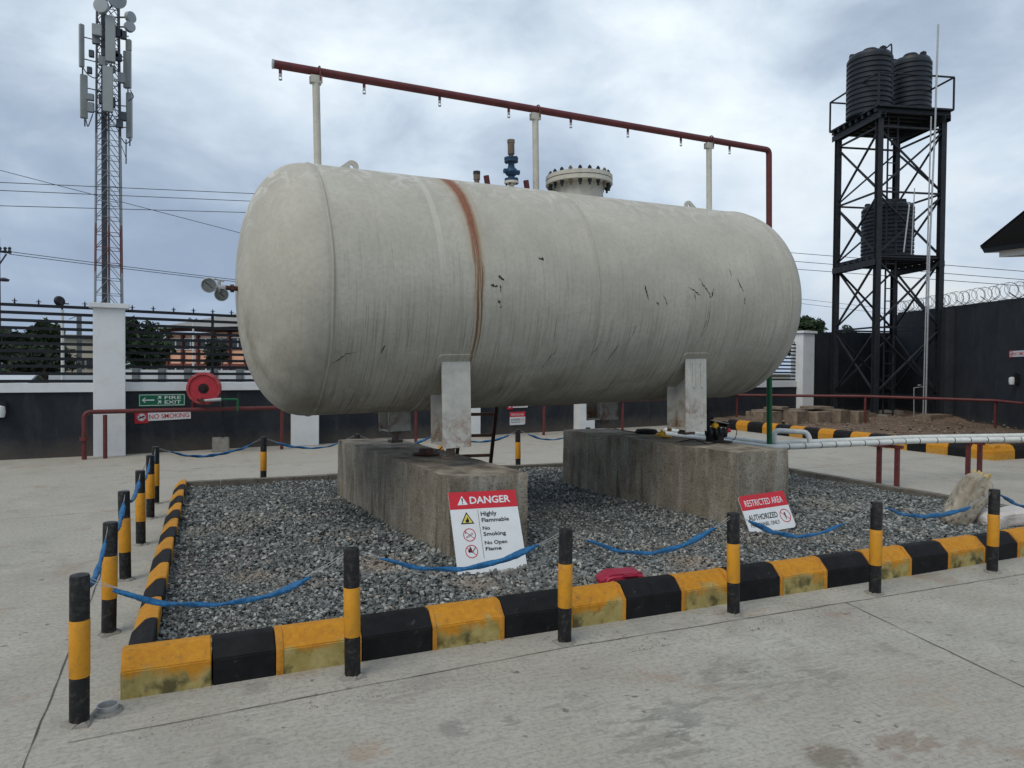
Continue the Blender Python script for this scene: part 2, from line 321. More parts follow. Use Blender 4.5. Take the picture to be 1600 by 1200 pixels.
def col_mat():        # saddle plates: painted, rusting towards the lower edge
    mt, b, bs = newmat('saddle_paint'); v = b.coord(); x, y, z = b.sep(v)
    n = b.noise(v, 9, 7, .65, .3); s = b.noise(v, 1., 6, .6, .1, sc=(48, 48, 2.2))
    c = b.mix(b.ramp(n, (.3, 0.), (.7, 1.)), (.40, .39, .35), (.56, .55, .50))
    c = b.mix(b.ramp(s, (.60, 0.), (.68, .5)), c, (.20, .14, .085))
    low = b.ramp(b.math('ADD', z, b.math('MULTIPLY', n, .5)), (1.22, 1.), (1.45, 0.))
    c = b.mix(b.math('MULTIPLY', low, b.ramp(b.noise(v, 5, 7, .7, .5), (.46, 0.), (.62, .9))), c, (.20, .085, .035))
    c = b.mix(b.ramp(b.noise(v, 22, 5, .7), (.66, 0.), (.72, .9)), c, (.04, .035, .03))
    b.l(c, bs.inputs['Base Color']); bs.inputs['Roughness'].default_value = .6; bump(b, bs, n, .2, .01)
    return mt
MAT['saddle'] = col_mat()
def gravel_mat():
    mt, b, bs = newmat('gravel_stone'); g = b.n('ShaderNodeNewGeometry'); v = b.coord()
    c = b.ramp(g.outputs['Random Per Island'], (0., (.045, .052, .054)), (.3, (.105, .116, .116)), (.62, (.180, .195, .190)), (.85, (.30, .315, .30)), (.96, (.47, .48, .45)), (1., (.34, .27, .20)))
    c = b.mix(b.ramp(b.noise(v, 1.1, 5, .6, .3), (.5, 0.), (.70, .5)), c, (.30, .26, .21))
    for (u_, v_, rad) in ((600, 885, .45), (395, 900, .30), (1080, 880, .35), (740, 915, .3)):
        g_ = G(u_, v_, .09); vd = b.n('ShaderNodeVectorMath', operation='DISTANCE'); b.l(v, vd.inputs[0]); vd.inputs[1].default_value = g_
        c = b.mix(b.ramp(b.math('ADD', b.math('DIVIDE', vd.outputs['Value'], rad), b.math('MULTIPLY', b.noise(v, 7, 4, .6), .8)), (.6, .65), (1.15, 0.)), c, (.36, .29, .22))
    c = b.mix(b.ramp(b.noise(v, 90, 4, .6), (.35, .45), (.6, 0.)), c, (.045, .05, .05))
    b.l(c, bs.inputs['Base Color']); bs.inputs['Roughness'].default_value = .8; bump(b, bs, b.noise(v, 140, 3, .6), .5, .006)
    return mt
MAT['gravel'] = gravel_mat()
MAT['gravel_base'] = M('gravel_base', (.10, .10, .095), .95, .5, 16, 1., 60, (.19, .165, .135), .5)
MAT['soil'] = M('soil', (.135, .088, .060), .95, .35, 2.2, 1., 35, (.30, .25, .19), .6)
MAT['outer_ground'] = M('outer_ground', (.12, .105, .075), .95, .4, .3, .3, 5, (.06, .08, .035), .8)

# ---------------------------------------------------------------- mesh helpers
class MB:
    def __init__(s): s.v = []; s.f = []
    def add(s, vs, fs):
        o = len(s.v); s.v += [tuple(v) for v in vs]; s.f += [tuple(i + o for i in f) for f in fs]; return s
    def box(s, c, size, rz=0., mat=None):
        hx, hy, hz = [k / 2 for k in size]
        P = [Vector((a * hx, b_ * hy, c_ * hz)) for c_ in (-1, 1) for a, b_ in ((-1, -1), (1, -1), (1, 1), (-1, 1))]
        m_ = mat or (Matrix.Translation(Vector(c)) @ Matrix.Rotation(rz, 4, 'Z'))
        return s.add([m_ @ p for p in P], [(0, 3, 2, 1), (4, 5, 6, 7), (0, 1, 5, 4), (1, 2, 6, 5), (2, 3, 7, 6), (3, 0, 4, 7)])
    def bar(s, a, b_, w_, h_=None):                   # rectangular bar from a to b
        a, b_ = Vector(a), Vector(b_); d = b_ - a; L = d.length; h_ = h_ or w_
        q = d.to_track_quat('Z', 'Y').to_matrix().to_4x4(); q.translation = (a + b_) / 2
        return s.box((0, 0, 0), (w_, h_, L), mat=q)
    def prism(s, pts, z0, z1, mat=None):
        n = len(pts); m_ = mat or Matrix.Identity(4)
        vs = [m_ @ Vector((p[0], p[1], z0)) for p in pts] + [m_ @ Vector((p[0], p[1], z1)) for p in pts]
        return s.add(vs, [tuple(range(n - 1, -1, -1)), tuple(range(n, 2 * n))] + [(i, (i + 1) % n, n + (i + 1) % n, n + i) for i in range(n)])
    def tube(s, pts, r, n=10, cap=True, rf=None):
        P = [Vector(p) for p in pts]; rings = []; up = None
        for i, p in enumerate(P):
            t = (P[min(i + 1, len(P) - 1)] - P[max(i - 1, 0)]).normalized()
            if up is None: up = t.orthogonal().normalized()
            up = (up - t * up.dot(t)).normalized(); sd_ = t.cross(up)
            ri = r[i] if isinstance(r, (list, tuple)) else r
            ring = []
            for k in range(n):
                a = 2 * math.pi * k / n; rr = ri * (rf(i, a) if rf else 1)
                ring.append(p + (up * math.cos(a) + sd_ * math.sin(a)) * rr)
            rings.append(ring)
        vs = [q for r_ in rings for q in r_]; fs = []
        for i in range(len(P) - 1):
            for k in range(n): fs.append((i * n + k, i * n + (k + 1) % n, (i + 1) * n + (k + 1) % n, (i + 1) * n + k))
        if cap: fs += [tuple(range(n - 1, -1, -1)), tuple((len(P) - 1) * n + k for k in range(n))]
        return s.add(vs, fs)
    def lathe(s, prof, n=32, mat=None):               # prof: (r, z) pairs
        m_ = mat or Matrix.Identity(4); vs = []; fs = []
        for r, z in prof:
            for k in range(n): a = 2 * math.pi * k / n; vs.append(m_ @ Vector((r * math.cos(a), r * math.sin(a), z)))
        for i in range(len(prof) - 1):
            for k in range(n): fs.append((i * n + k, i * n + (k + 1) % n, (i + 1) * n + (k + 1) % n, (i + 1) * n + k))
        if prof[0][0] > 1e-6: fs.append(tuple(range(n - 1, -1, -1)))
        if prof[-1][0] > 1e-6: fs.append(tuple((len(prof) - 1) * n + k for k in range(n)))
        return s.add(vs, fs)
    def build(s, name, mat, parent=None, bevel=0., smooth=35., loc=None, seg=2):
        me = bpy.data.meshes.new(name); me.from_pydata(s.v, [], s.f)
        bm = bmesh.new(); bm.from_mesh(me); bmesh.ops.remove_doubles(bm, verts=bm.verts, dist=1e-5)
        bmesh.ops.recalc_face_normals(bm, faces=bm.faces)
        if bevel: bmesh.ops.bevel(bm, geom=[e for e in bm.edges if len(e.link_faces) == 2 and e.calc_face_angle(0) > .6], offset=bevel, segments=seg, affect='EDGES', clamp_overlap=True)
        bm.to_mesh(me); bm.free()
        o = bpy.data.objects.new(name, me); C.objects.link(o); me.materials.append(MAT[mat] if isinstance(mat, str) else mat)
        if smooth: me.shade_smooth(); me.set_sharp_from_angle(angle=R_(smooth))
        if parent is not None:
            o.parent = parent
            if loc is None:                           # vertices were given in world space
                me.transform(MW[parent.name].inverted())
        elif loc is not None:
            me.transform(Matrix.Translation(-Vector(loc))); o.location = loc
            MW[o.name] = Matrix.Translation(Vector(loc))
        if o.name not in MW: MW[o.name] = MW[parent.name].copy() if parent is not None else Matrix.Identity(4)
        return o
MW = {}
LOCAL = 'local'
def tag(o, label=None, cat=None, group=None, kind=None):
    for k, v in (('label', label), ('category', cat), ('group', group), ('kind', kind)):
        if v: o[k] = v
    return o
def thing(name, label, cat, loc=(0, 0, 0), group=None, mat=None):
    o = bpy.data.objects.new(name, None); C.objects.link(o)
    mw = mat or Matrix.Translation(Vector(loc)); o.matrix_world = mw; MW[o.name] = mw.copy(); o.empty_display_size = .2
    return tag(o, label, cat, group)
def copy_tree(o, parent=None):
    c = o.copy(); C.objects.link(c); MW[c.name] = MW[o.name].copy()
    if parent: c.parent = parent
    for ch in [x for x in list(o.children)]: copy_tree(ch, c)
    return c
def bend(pts, r=.08, n=6):
    P = [Vector(p) for p in pts]; out = [P[0]]
    for i in range(1, len(P) - 1):
        a, b_ = (P[i - 1] - P[i]), (P[i + 1] - P[i]); k = min(r, a.length * .45, b_.length * .45)
        p0, p1 = P[i] + a.normalized() * k, P[i] + b_.normalized() * k
        for j in range(n + 1):
            t = j / n; out.append(p0 * (1 - t) ** 2 + P[i] * 2 * t * (1 - t) + p1 * t * t)
    out.append(P[-1]); return out

# ---------------------------------------------------------------- ground
g = MB().add([(-400, -60, -.03), (500, -60, -.03), (500, 700, -.03), (-400, 700, -.03)], [(0, 1, 2, 3)]).build('outer_ground', 'outer_ground', smooth=0); tag(g, kind='structure')
g = MB().add([(-30, -12, 0), (40, -12, 0), (40, 22.5, 0), (15.9, 18.2, 0), (7.2, 16.5, 0), (2, 15.6, 0), (-30, 10.8, 0)], [(0, 1, 2, 3, 4, 5, 6)]).build('concrete_yard', 'concrete', smooth=0); tag(g, kind='structure')
MAT['joint'] = M('joint', (.09, .085, .075), .9, .3, 4)
def joint(pts, w_=.008):
    mb = MB(); P = [Vector((p[0], p[1], .004)) for p in pts]; out = []
    for a, b_ in zip(P, P[1:]):
        N = max(2, int((b_ - a).length / .12))
        out += [a.lerp(b_, i / N) for i in range(N)]
    out.append(P[-1]); L = []
    for i, p in enumerate(out):
        t = (out[min(i + 1, len(out) - 1)] - out[max(i - 1, 0)]).normalized(); nrm = Vector((-t.y, t.x, 0)); j = nrm * random.uniform(-.004, .004); ww = w_ * random.uniform(.35, 1.)
        L.append((p + j - nrm * ww / 2, p + j + nrm * ww / 2))
    vs = [q for l in L for q in l]; mb.add(vs, [(2 * i, 2 * i + 2, 2 * i + 3, 2 * i + 1) for i in range(len(L) - 1)])
    o = mb.build('slab_joint', 'joint', smooth=0); tag(o, kind='structure')
joint([(-.52, 3.50), (1.92, 3.62), (3.8, 3.60), (7.6, 3.55)])
joint([(-.63, 2.2), (-.86, 14.2)], .008)
joint([(4.11, 3.60), (3.80, 2.0), (3.6, .9)])
joint([(-.3, 12.3), (3.5, 12.6), (13.3, 13.)], .012)
joint([(-.8, 9.), (-6, 8.4)], .010)
joint([(8.9, 8.9), (13.3, 9.2)], .010); joint([(10.1, 4.2), (10.3, 13.)], .010)

# ---------------------------------------------------------------- gravel bed
PADX0, PADX1, PADY0, PADY1 = -.22, 8.05, 4.02, 9.82
P1 = [(1.79, 5.32), (2.49, 5.38), (2.20, 8.70), (1.50, 8.66)]
P2 = [(4.78, 5.47), (5.47, 5.52), (5.08, 8.45), (4.39, 8.38)]
gb = MB(); NX, NY = 90, 64
vs = []
for j in range(NY + 1):
    for i in range(NX + 1):
        vs.append((PADX0 + (PADX1 - PADX0) * i / NX, PADY0 + (PADY1 - PADY0) * j / NY, .075 + random.uniform(-.008, .008)))
gb.add(vs, [(j * (NX + 1) + i, j * (NX + 1) + i + 1, (j + 1) * (NX + 1) + i + 1, (j + 1) * (NX + 1) + i) for j in range(NY) for i in range(NX)])
tag(gb.build('gravel_bed', 'gravel_base'), kind='structure')
def rock():
    bm = bmesh.new()
    for _ in range(10):
        v = Vector((random.gauss(0, 1), random.gauss(0, 1), random.gauss(0, 1))).normalized(); bm.verts.new((v.x, v.y * random.uniform(.6, .9), v.z * .55))
    r = bmesh.ops.convex_hull(bm, input=bm.verts); bmesh.ops.delete(bm, geom=list(set(r['geom_interior']) | set(r['geom_unused'])), context='VERTS') if (r['geom_interior'] or r['geom_unused']) else None
    bmesh.ops.triangulate(bm, faces=bm.faces)
    bm.verts.ensure_lookup_table(); bm.verts.index_update()
    v = np.array([x.co[:] for x in bm.verts]); f = np.array([[q.index for q in x.verts] for x in bm.faces]); bm.free(); return v, f
def inpoly(px, py, P):
    ins = np.ones(len(px), bool)
    for (x0, y0), (x1, y1) in zip(P, P[1:] + P[:1]): ins &= ((x1 - x0) * (py - y0) - (y1 - y0) * (px - x0)) > 0
    return ins
def stones(name, N, X0, X1, Y0, Y1, rmin, rmax, z0, mat, holes=(), pw=1.5, dens=1.):
    rocks = [rock() for _ in range(10)]
    x = np.random.uniform(X0, X1, N); y = Y0 + (Y1 - Y0) * np.random.uniform(0, 1, N) ** dens
    k = np.ones(N, bool)
    for h in holes: k &= ~inpoly(x, y, h)
    x, y = x[k], y[k]; N = len(x)
    rad = rmin + (rmax - rmin) * np.random.uniform(0, 1, N) ** pw * (.75 + .25 * np.sin(x * 1.3 + y))
    und = .012 * np.sin(x * 2.1 + .7) * np.cos(y * 1.7) + .010 * np.sin(x * 5.3 + y * 4.1)
    z = z0 + und + rad * np.random.uniform(-.1, .6, N)
    V = []; Fc = []; off = 0
    kind = np.random.randint(0, len(rocks), N)
    for t, (rv, rf) in enumerate(rocks):
        idx = np.where(kind == t)[0]; n = len(idx)
        a, b_, c_ = [np.random.uniform(0, 6.28, n), np.random.normal(0, .35, n), np.random.normal(0, .35, n)]
        ca, sa, cb, sb, cc, sc = np.cos(a), np.sin(a), np.cos(b_), np.sin(b_), np.cos(c_), np.sin(c_)
        one, ze = np.ones(n), np.zeros(n)
        Rz = np.array([[ca, -sa, ze], [sa, ca, ze], [ze, ze, one]]).transpose(2, 0, 1)
        Ry = np.array([[cb, ze, sb], [ze, one, ze], [-sb, ze, cb]]).transpose(2, 0, 1)
        Rx = np.array([[one, ze, ze], [ze, cc, -sc], [ze, sc, cc]]).transpose(2, 0, 1)
        Rm = Rx @ Ry @ Rz
        pts = np.einsum('nij,vj->nvi', Rm, rv) * rad[idx][:, None, None] + np.stack([x[idx], y[idx], z[idx]], 1)[:, None, :]
        V.append(pts.reshape(-1, 3)); Fc.append((rf[None] + (np.arange(n) * len(rv))[:, None, None] + off).reshape(-1, 3)); off += n * len(rv)
    V = np.concatenate(V); Fc = np.concatenate(Fc)
    me = bpy.data.meshes.new(name); me.vertices.add(len(V)); me.vertices.foreach_set('co', V.ravel().astype(np.float32))
    me.loops.add(Fc.size); me.loops.foreach_set('vertex_index', Fc.ravel().astype(np.int32))
    me.polygons.add(len(Fc)); me.polygons.foreach_set('loop_start', (np.arange(len(Fc)) * 3).astype(np.int32))
    me.update(calc_edges=True); me.shade_flat(); me.materials.append(MAT[mat])
    o = bpy.data.objects.new(name, me); C.objects.link(o); return o
o = stones('gravel', 105000, PADX0, PADX1, PADY0, PADY1, .008, .034, .094, 'gravel', (P1, P2), 1.5, 1.35)
tag(o, 'loose grey crushed stone filling the kerbed bed under the tank', 'gravel', kind='stuff')

MAT['grit'] = M('grit', (.24, .225, .19), .95, .4, 30)
o = stones('grit', 2600, -.6, 7.6, 3.42, 3.86, .002, .008, .001, 'grit', (), 4., 3.); tag(o, 'grit and pebbles lying on the concrete along the front kerb', 'grit', kind='stuff')
o = stones('grit', 1400, -2.5, 6., 1.6, 5., .002, .006, .001, 'grit', ([(-.45, 3.8), (8.3, 3.8), (8.3, 10), (-.45, 10)],), 4.); tag(o, 'stray grit scattered over the concrete yard', 'grit', kind='stuff')

# ---------------------------------------------------------------- kerbs
MAT['bead'] = M('bead', (.50, .215, .022), .7, .25, 14, .5, 60, (.2, .12, .03), .5)
def kerb_block(a, b_, prof, col, parent, gap=.004, joints=False):   # prof: (inward, z) cross section, a->b along the face, inward to the left
    a, b_ = Vector((*a[:2], 0)), Vector((*b_[:2], 0)); t = (b_ - a).normalized(); nrm = Vector((-t.y, t.x, 0))
    a += t * gap; b_ -= t * gap; n = len(prof); vs = []
    j = [random.uniform(-.004, .004) for _ in range(2)]
    for q in (a, b_): vs += [q + nrm * (p[0] + j[0]) + Vector((0, 0, p[1] + (j[1] if p[1] > 0.02 else 0))) for p in prof]
    mb = MB().add(vs, [tuple(range(n)), tuple(range(2 * n - 1, n - 1, -1))] + [(i, n + i, n + (i + 1) % n, (i + 1) % n) for i in range(n)])
    ob = mb.build('kerb_block', col, parent, bevel=.005, smooth=22)
    if joints:
        for e_, sg in ((a, 1), (b_, -1)):          # slopped mortar bead along each end of a painted block
            vs = []; wj = random.uniform(.018, .032)
            for q in (e_ - t * sg * .006, e_ + t * sg * wj): vs += [q + nrm * (p[0] - .004) + Vector((0, 0, p[1] + (.004 if p[1] > .02 else 0))) for p in prof[:5]] + [q + nrm * (prof[4][0] - .004) + Vector((0, 0, .1)), q + nrm * .01 + Vector((0, 0, 0))]
            m7 = 7; MB().add(vs, [tuple(range(m7)), tuple(range(2 * m7 - 1, m7 - 1, -1))] + [(i, m7 + i, m7 + (i + 1) % m7, (i + 1) % m7) for i in range(m7)]).build('mortar_bead', 'bead', ob, bevel=.003, seg=1)
    return ob
KP = [(0, -.02), (0, .130), (.078, .205), (.115, .210), (.16, .205), (.16, -.02)]
fx = [-.36, .05, .36, .80, 1.21, 1.65, 2.09, 2.50, 2.94, 3.37, 3.80, 4.25, 4.70, 5.15, 5.60, 6.07, 6.53, 6.98, 7.44, 7.90, 8.3]
fy = [3.86, 3.86, 3.865, 3.87, 3.875, 3.88, 3.885, 3.885, 3.885, 3.89, 3.89, 3.89, 3.89, 3.89, 3.90, 3.91, 3.92, 3.93, 3.94, 3.95, 3.96]
k = thing('painted_kerb', 'yellow and black painted kerb along the front of the gravel bed', 'kerb', (-.36, 3.86, 0), 'painted kerb runs')
for i in range(len(fx) - 1):
    kerb_block((fx[i], fy[i]), (fx[i + 1], fy[i + 1]), KP, 'kerb_yellow' if i % 2 == 0 else 'kerb_black', k, joints=(i % 2 == 0 and i > 0))
k = thing('painted_kerb', 'yellow and black painted kerb along the left side of the gravel bed', 'kerb', (-.36, 10, 0), 'painted kerb runs')
KL = [(0, -.02), (0, .120), (.070, .190), (.10, .195), (.13, .19), (.13, -.02)]
ys = [4.04 + .415 * i for i in range(15)]
for i in range(14):
    kerb_block((-.355 + .004 * i, ys[i + 1]), (-.355 + .004 * i, ys[i]), KL, 'kerb_black' if i % 2 == 0 else 'kerb_yellow', k)
k = thing('block_edging', 'plain grey concrete block edging along the back and right of the gravel bed', 'edging', (8.1, 9.9, 0))
EB = [(0, -.02), (0, .15), (.13, .15), (.13, -.02)]
X = -.22
while X < 8.0:
    n_ = min(X + .45, 8.2); kerb_block((n_, 9.98), (X, 9.98), EB, 'block', k, .003); X = n_
Y = 9.84
while Y > 4.3:
    n_ = max(Y - .45, 4.12); kerb_block((8.18, n_), (8.18, Y), EB, 'block', k, .003); Y = n_
k = thing('painted_kerb', 'yellow and black painted kerb edging the bare soil beneath the water tower', 'kerb', (13.4, 12, 0), 'painted kerb runs')
KB = [(0, -.02), (0, .16), (.04, .24), (.10, .27), (.22, .27), (.22, -.02)]
yb = [15.8, 15.45, 15.0, 14.45, 13.98, 13.52, 13.08, 12.62, 12.17, 11.70, 11.22, 10.74, 10.28, 9.86, 9.40, 8.95, 8.53]
for i in range(len(yb) - 1): kerb_block((13.4, yb[i]), (13.4, yb[i + 1]), KB, 'kerb_yellow_far' if i % 2 == 1 else 'kerb_black', k)
for i in range(5): kerb_block((13.4 + .62 * i, 8.51), (14.02 + .62 * i, 8.51), KB, 'kerb_yellow_far' if i % 2 == 0 else 'kerb_black', k)

# soil behind the right hand kerb
sb = MB(); vs = []; N1, N2 = 70, 60
for j in range(N2 + 1):
    for i in range(N1 + 1):
        x = 13.6 + 14 * i / N1; y = 8.7 + 12.5 * j / N2
        z = .17 + .03 * math.sin(x * 2.3) * math.cos(y * 1.9) + random.uniform(-.02, .03)
        z += .07 * math.exp(-((x - 21) ** 2 + (y - 15.3) ** 2) / 1.4) + .05 * math.exp(-((x - 18.6) ** 2 + (y - 15.8) ** 2) / 1.2)
        vs.append((x, y, z))
sb.add(vs, [(j * (N1 + 1) + i, j * (N1 + 1) + i + 1, (j + 1) * (N1 + 1) + i + 1, (j + 1) * (N1 + 1) + i) for j in range(N2) for i in range(N1)])
tag(sb.build('soil', 'soil'), kind='structure')
MAT['rubble'] = M('rubble', (.20, .16, .12), .95, .45, 3, .8, 40)
o = stones('rubble', 2600, 13.8, 23, 9.2, 16.8, .012, .085, .20, 'rubble', (), 4.)
tag(o, 'broken stones and earth clods scattered on the bare soil', 'rubble', kind='stuff')

# ---------------------------------------------------------------- plinths
def plinth(P, z1, label):
    cx, cy = sum(p[0] for p in P) / 4, sum(p[1] for p in P) / 4
    mb = MB(); n = 14; vs = []; ring = []
    pts = []
    for (x0, y0), (x1, y1) in zip(P, P[1:] + P[:1]):
        m_ = max(3, int(math.hypot(x1 - x0, y1 - y0) / .12))
        pts += [(x0 + (x1 - x0) * i / m_, y0 + (y1 - y0) * i / m_) for i in range(m_)]
    zs = [-.02, .15, .3, .45, .6, z1 - .012, z1]; N = len(pts)
    for zi, z in enumerate(zs):
        for (x, y) in pts:
            s_ = 1.0 if zi < 6 else .985; j = .006
            vs.append((cx + (x - cx) * (s_ if zi == 6 else 1) + random.uniform(-j, j), cy + (y - cy) * (.996 if zi == 6 else 1) + random.uniform(-j, j), z + (random.uniform(-.004, .004) if zi > 4 else 0)))
    fs = [(zi * N + i, zi * N + (i + 1) % N, (zi + 1) * N + (i + 1) % N, (zi + 1) * N + i) for zi in range(len(zs) - 1) for i in range(N)]
    fs += [tuple((len(zs) - 1) * N + i for i in range(N))]
    o = mb.add(vs, fs).build('concrete_plinth', 'plinth', loc=(cx, cy, 0), smooth=40)
    tag(o, label, 'plinth', 'concrete plinths under the tank'); return o
plinth(P1, .748, 'long rough concrete plinth with the red danger sign leaning on it')
plinth(P2, .812, 'long rough concrete plinth under the valves, restricted area sign leaning on it')

# ---------------------------------------------------------------- the tank
Mf = Matrix(((0.99734, 0.06895, 0.0235), (-0.06897, 0.99762, 0.0), (-0.02344, -0.00162, 0.99972)))
MT = Mf.transposed(); O_f = Vector((3.82, 6.6419, 0))
TM = MT.to_4x4(); TM.translation = CAM + MT @ (O_f - CAM)
tank = thing('storage_tank', 'huge cream horizontal gas storage tank with a rust streak on two plinths', 'gas tank', mat=TM)
def TP(x, y, z): return TM @ Vector((x - 3.82, y - 6.6419, z))      # tank frame -> world
def tb(mb, name, mat, parent=tank, **k): return mb.build(name, mat, parent, loc=LOCAL, **k)
mb = MB(); prof = []; D = .565; L0 = 2.487
for i in range(25):
    t = i / 24 * math.pi / 2; prof.append((TR * math.sin(t) ** .87, -L0 - D * math.cos(t) ** .87))
for i in range(1, 41): prof.append((TR, -L0 + 2 * L0 * i / 41))
for i in range(25):
    t = (24 - i) / 24 * math.pi / 2; prof.append((TR * math.sin(t) ** .87, L0 + D * math.cos(t) ** .87))
AX = Matrix.Translation((0, 0, TZ)) @ Matrix.Rotation(R_(90), 4, 'Y')
prof[0] = (0, prof[0][1]); prof[-1] = (0, prof[-1][1])
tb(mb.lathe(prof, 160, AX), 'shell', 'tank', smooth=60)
for xs, rr in ((-2.487, .009), (2.489, .008), (-.03, .006)):
    pr = [(TR - .004, xs - rr * 1.5), (TR + rr * .6, xs - rr), (TR + rr, xs), (TR + rr * .6, xs + rr), (TR - .004, xs + rr * 1.5)]
    n = 120; q = MB(); vs = []
    for r, x in pr:
        for k_ in range(n): a = 2 * math.pi * k_ / n; vs.append((x + .0025 * math.sin(a * 9), r * math.cos(a), TZ + r * math.sin(a)))
    q.add(vs, [(i * n + k_, i * n + (k_ + 1) % n, (i + 1) * n + (k_ + 1) % n, (i + 1) * n + k_) for i in range(4) for k_ in range(n)])
    tb(q, 'weld_seam', 'tank', smooth=60)
# black scrapes and chips seen on the shell: thin flakes of bare primer following the curve
MAT['chip'] = M('chip', (.035, .030, .026), .8, .3, 40)
def scuff(pts, w_):                       # pts (x, angle in degrees from the crest towards the front)
    vs = []; N = 0; L = []
    full = []
    for a, b_ in zip(pts, pts[1:]):
        for i in range(8): full.append((a[0] + (b_[0] - a[0]) * i / 8, a[1] + (b_[1] - a[1]) * i / 8))
    full.append(pts[-1]); n = len(full)
    for i, (x, a) in enumerate(full):
        a = R_(a + random.uniform(-.5, .5)); x += random.uniform(-.006, .006); ww = w_ * (math.sin(math.pi * (i + .4) / n)) * random.uniform(.15, 1.2)
        dx, da = full[min(i + 1, n - 1)][0] - full[max(0, i - 1)][0], R_(full[min(i + 1, n - 1)][1] - full[max(0, i - 1)][1]) * TR
        l = math.hypot(dx, da) or 1; nx, na = -da / l, dx / l
        for s_ in (-1, 1):
            xx, aa = x + nx * ww / 2 * s_, a + na * ww / 2 * s_ / TR; r = TR + .0015
            vs.append((xx - 3.82, -r * math.sin(aa), TZ + r * math.cos(aa)))
    tb(MB().add(vs, [(2 * i, 2 * i + 2, 2 * i + 3, 2 * i + 1) for i in range(n - 1)]), 'paint_scrape', 'chip', smooth=0)
for pts, w_ in [([(3.165, 76.6), (3.215, 77.4)], .035), ([(2.745, 85.6), (2.80, 87.4)], .03), ([(2.67, 90), (2.74, 90.8)], .035), ([(2.762, 89.2), (2.772, 93)], .02), ([(2.738, 96.3), (2.765, 98)], .035),
               ([(2.77, 99.3), (2.775, 99.9)], .02), ([(4.86, 86.6), (4.95, 89.2), (5.01, 90.6)], .014), ([(5.0, 81.6), (5.06, 85.5), (5.13, 89.6), (5.145, 92)], .014), ([(5.145, 92), (5.20, 86.5)], .016), ([(4.93, 90), (4.955, 93)], .014), ([(5.43, 76), (5.45, 80)], .012),
               ([(5.52, 81), (5.60, 88)], .014), ([(5.62, 90.5), (5.62, 94.5)], .014), ([(4.54, 91), (4.60, 96.5)], .012), ([(4.31, 86), (4.33, 90), (4.36, 94)], .02), ([(4.46, 95), (4.49, 96)], .014),
               ([(1.55, 120), (1.45, 121.5), (1.40, 124), (1.30, 127)], .008), ([(1.78, 117), (1.74, 121)], .012), ([(5.15, 94), (5.15, 104), (5.08, 116)], .005), ([(5.13, 95), (5.12, 104), (5.05, 118)], .005), ([(4.25, 106), (4.2, 116)], .006), ([(3.42, 118), (3.36, 124), (3.30, 132)], .008), ([(3.9, 113), (3.8, 124)], .006), ([(4.13, 112), (3.98, 130)], .008)]:
    scuff(pts, w_)
for x, y_, z_ in ((-1.02, 0, 0),):
    pass
# saddles: four box legs on curved wrapper plates
def wrapper(x0, x1, a0, a1, sgn):
    mb = MB(); n = 24; vs = []; r0, r1 = TR - .002, TR + .014; m_ = .05
    def out(t):      # rounded upper corners
        return m_ * (1 - math.sqrt(max(0, 1 - (1 - min(t / .05, 1)) ** 2)))
    for i in range(n + 1):
        t = (i / n) ** 1.6; a = R_(a0 + (a1 - a0) * t); e = out(t)
        for r in (r0, r1):
            for x in (x0 + e, x1 - e): vs.append((x - 3.82, -sgn * r * math.sin(a), TZ + r * math.cos(a)))
    fs = []
    for i in range(n):
        o_ = i * 4; fs += [(o_ + 2, o_ + 3, o_ + 7, o_ + 6), (o_, o_ + 2, o_ + 6, o_ + 4), (o_ + 3, o_ + 1, o_ + 5, o_ + 7), (o_ + 1, o_, o_ + 4, o_ + 5)]
    fs += [(0, 1, 3, 2), (n * 4, n * 4 + 2, n * 4 + 3, n * 4 + 1)]
    return mb.add(vs, fs)
for x0, x1, zb, pz, nm in ((2.290, 2.556, .882, .752, 1), (4.985, 5.262, .872, .815, 2)):
    for sgn in (1, -1):
        yf = .925
        s = MB(); yo, yi = -sgn * yf, -sgn * (yf - .30); xa, xb = x0 - 3.82, x1 - 3.82
        ztop = TZ - math.sqrt(TR ** 2 - yf ** 2) + .012
        zti = TZ - math.sqrt(TR ** 2 - (yf - .30) ** 2) + .006
        s.box(((xa + xb) / 2, yo, (zb + ztop) / 2 - .01), (xb - xa, .014, ztop - zb + .02))           # outer face plate
        s.box(((xa + xb) / 2 - .0, yi, (zb + zti) / 2), ((xb - xa) * .92, .012, zti - zb))     # inner plate
        wv = [((xa + xb) / 2 + dx, y_, z_) for dx in (-.006, .006) for y_, z_ in ((yo, zb + .012), (yi, zb + .012), (yi, zti), (yo, ztop))]
        s.add(wv, [(0, 1, 2, 3), (7, 6, 5, 4), (0, 4, 5, 1), (1, 5, 6, 2), (2, 6, 7, 3), (3, 7, 4, 0)])
        s.box(((xa + xb) / 2, (yo + yi) / 2, zb + .006), (xb - xa - .004, abs(yo - yi) - .016, .012))
        lo = tb(s, 'support_leg', 'saddle', smooth=20)
        tb(wrapper(x0 - .045, x1 + .03, 121.5, 168, sgn), 'wrapper_plate', 'tank')
        f_ = MB(); fx_ = (xa + xb) / 2; fy_ = yo + sgn * .15
        f_.box((fx_, fy_, zb - .02), (.11, .11, .04)); f_.lathe([(.04, pz + .02), (.04, zb - .03)], 16, Matrix.Translation((fx_, fy_, 0))); f_.box((fx_, fy_, pz + .012), (.13, .13, .03))
        tb(f_, 'foot', 'brass_dirty', lo, bevel=.004)
        if nm == 2 and sgn == 1:
            for px_ in (.10, .21): tb(MB().box((xa + px_, yo - .012, 1.44), (.030, .010, .26)), 'strap_plate', 'saddle', lo, bevel=.003)
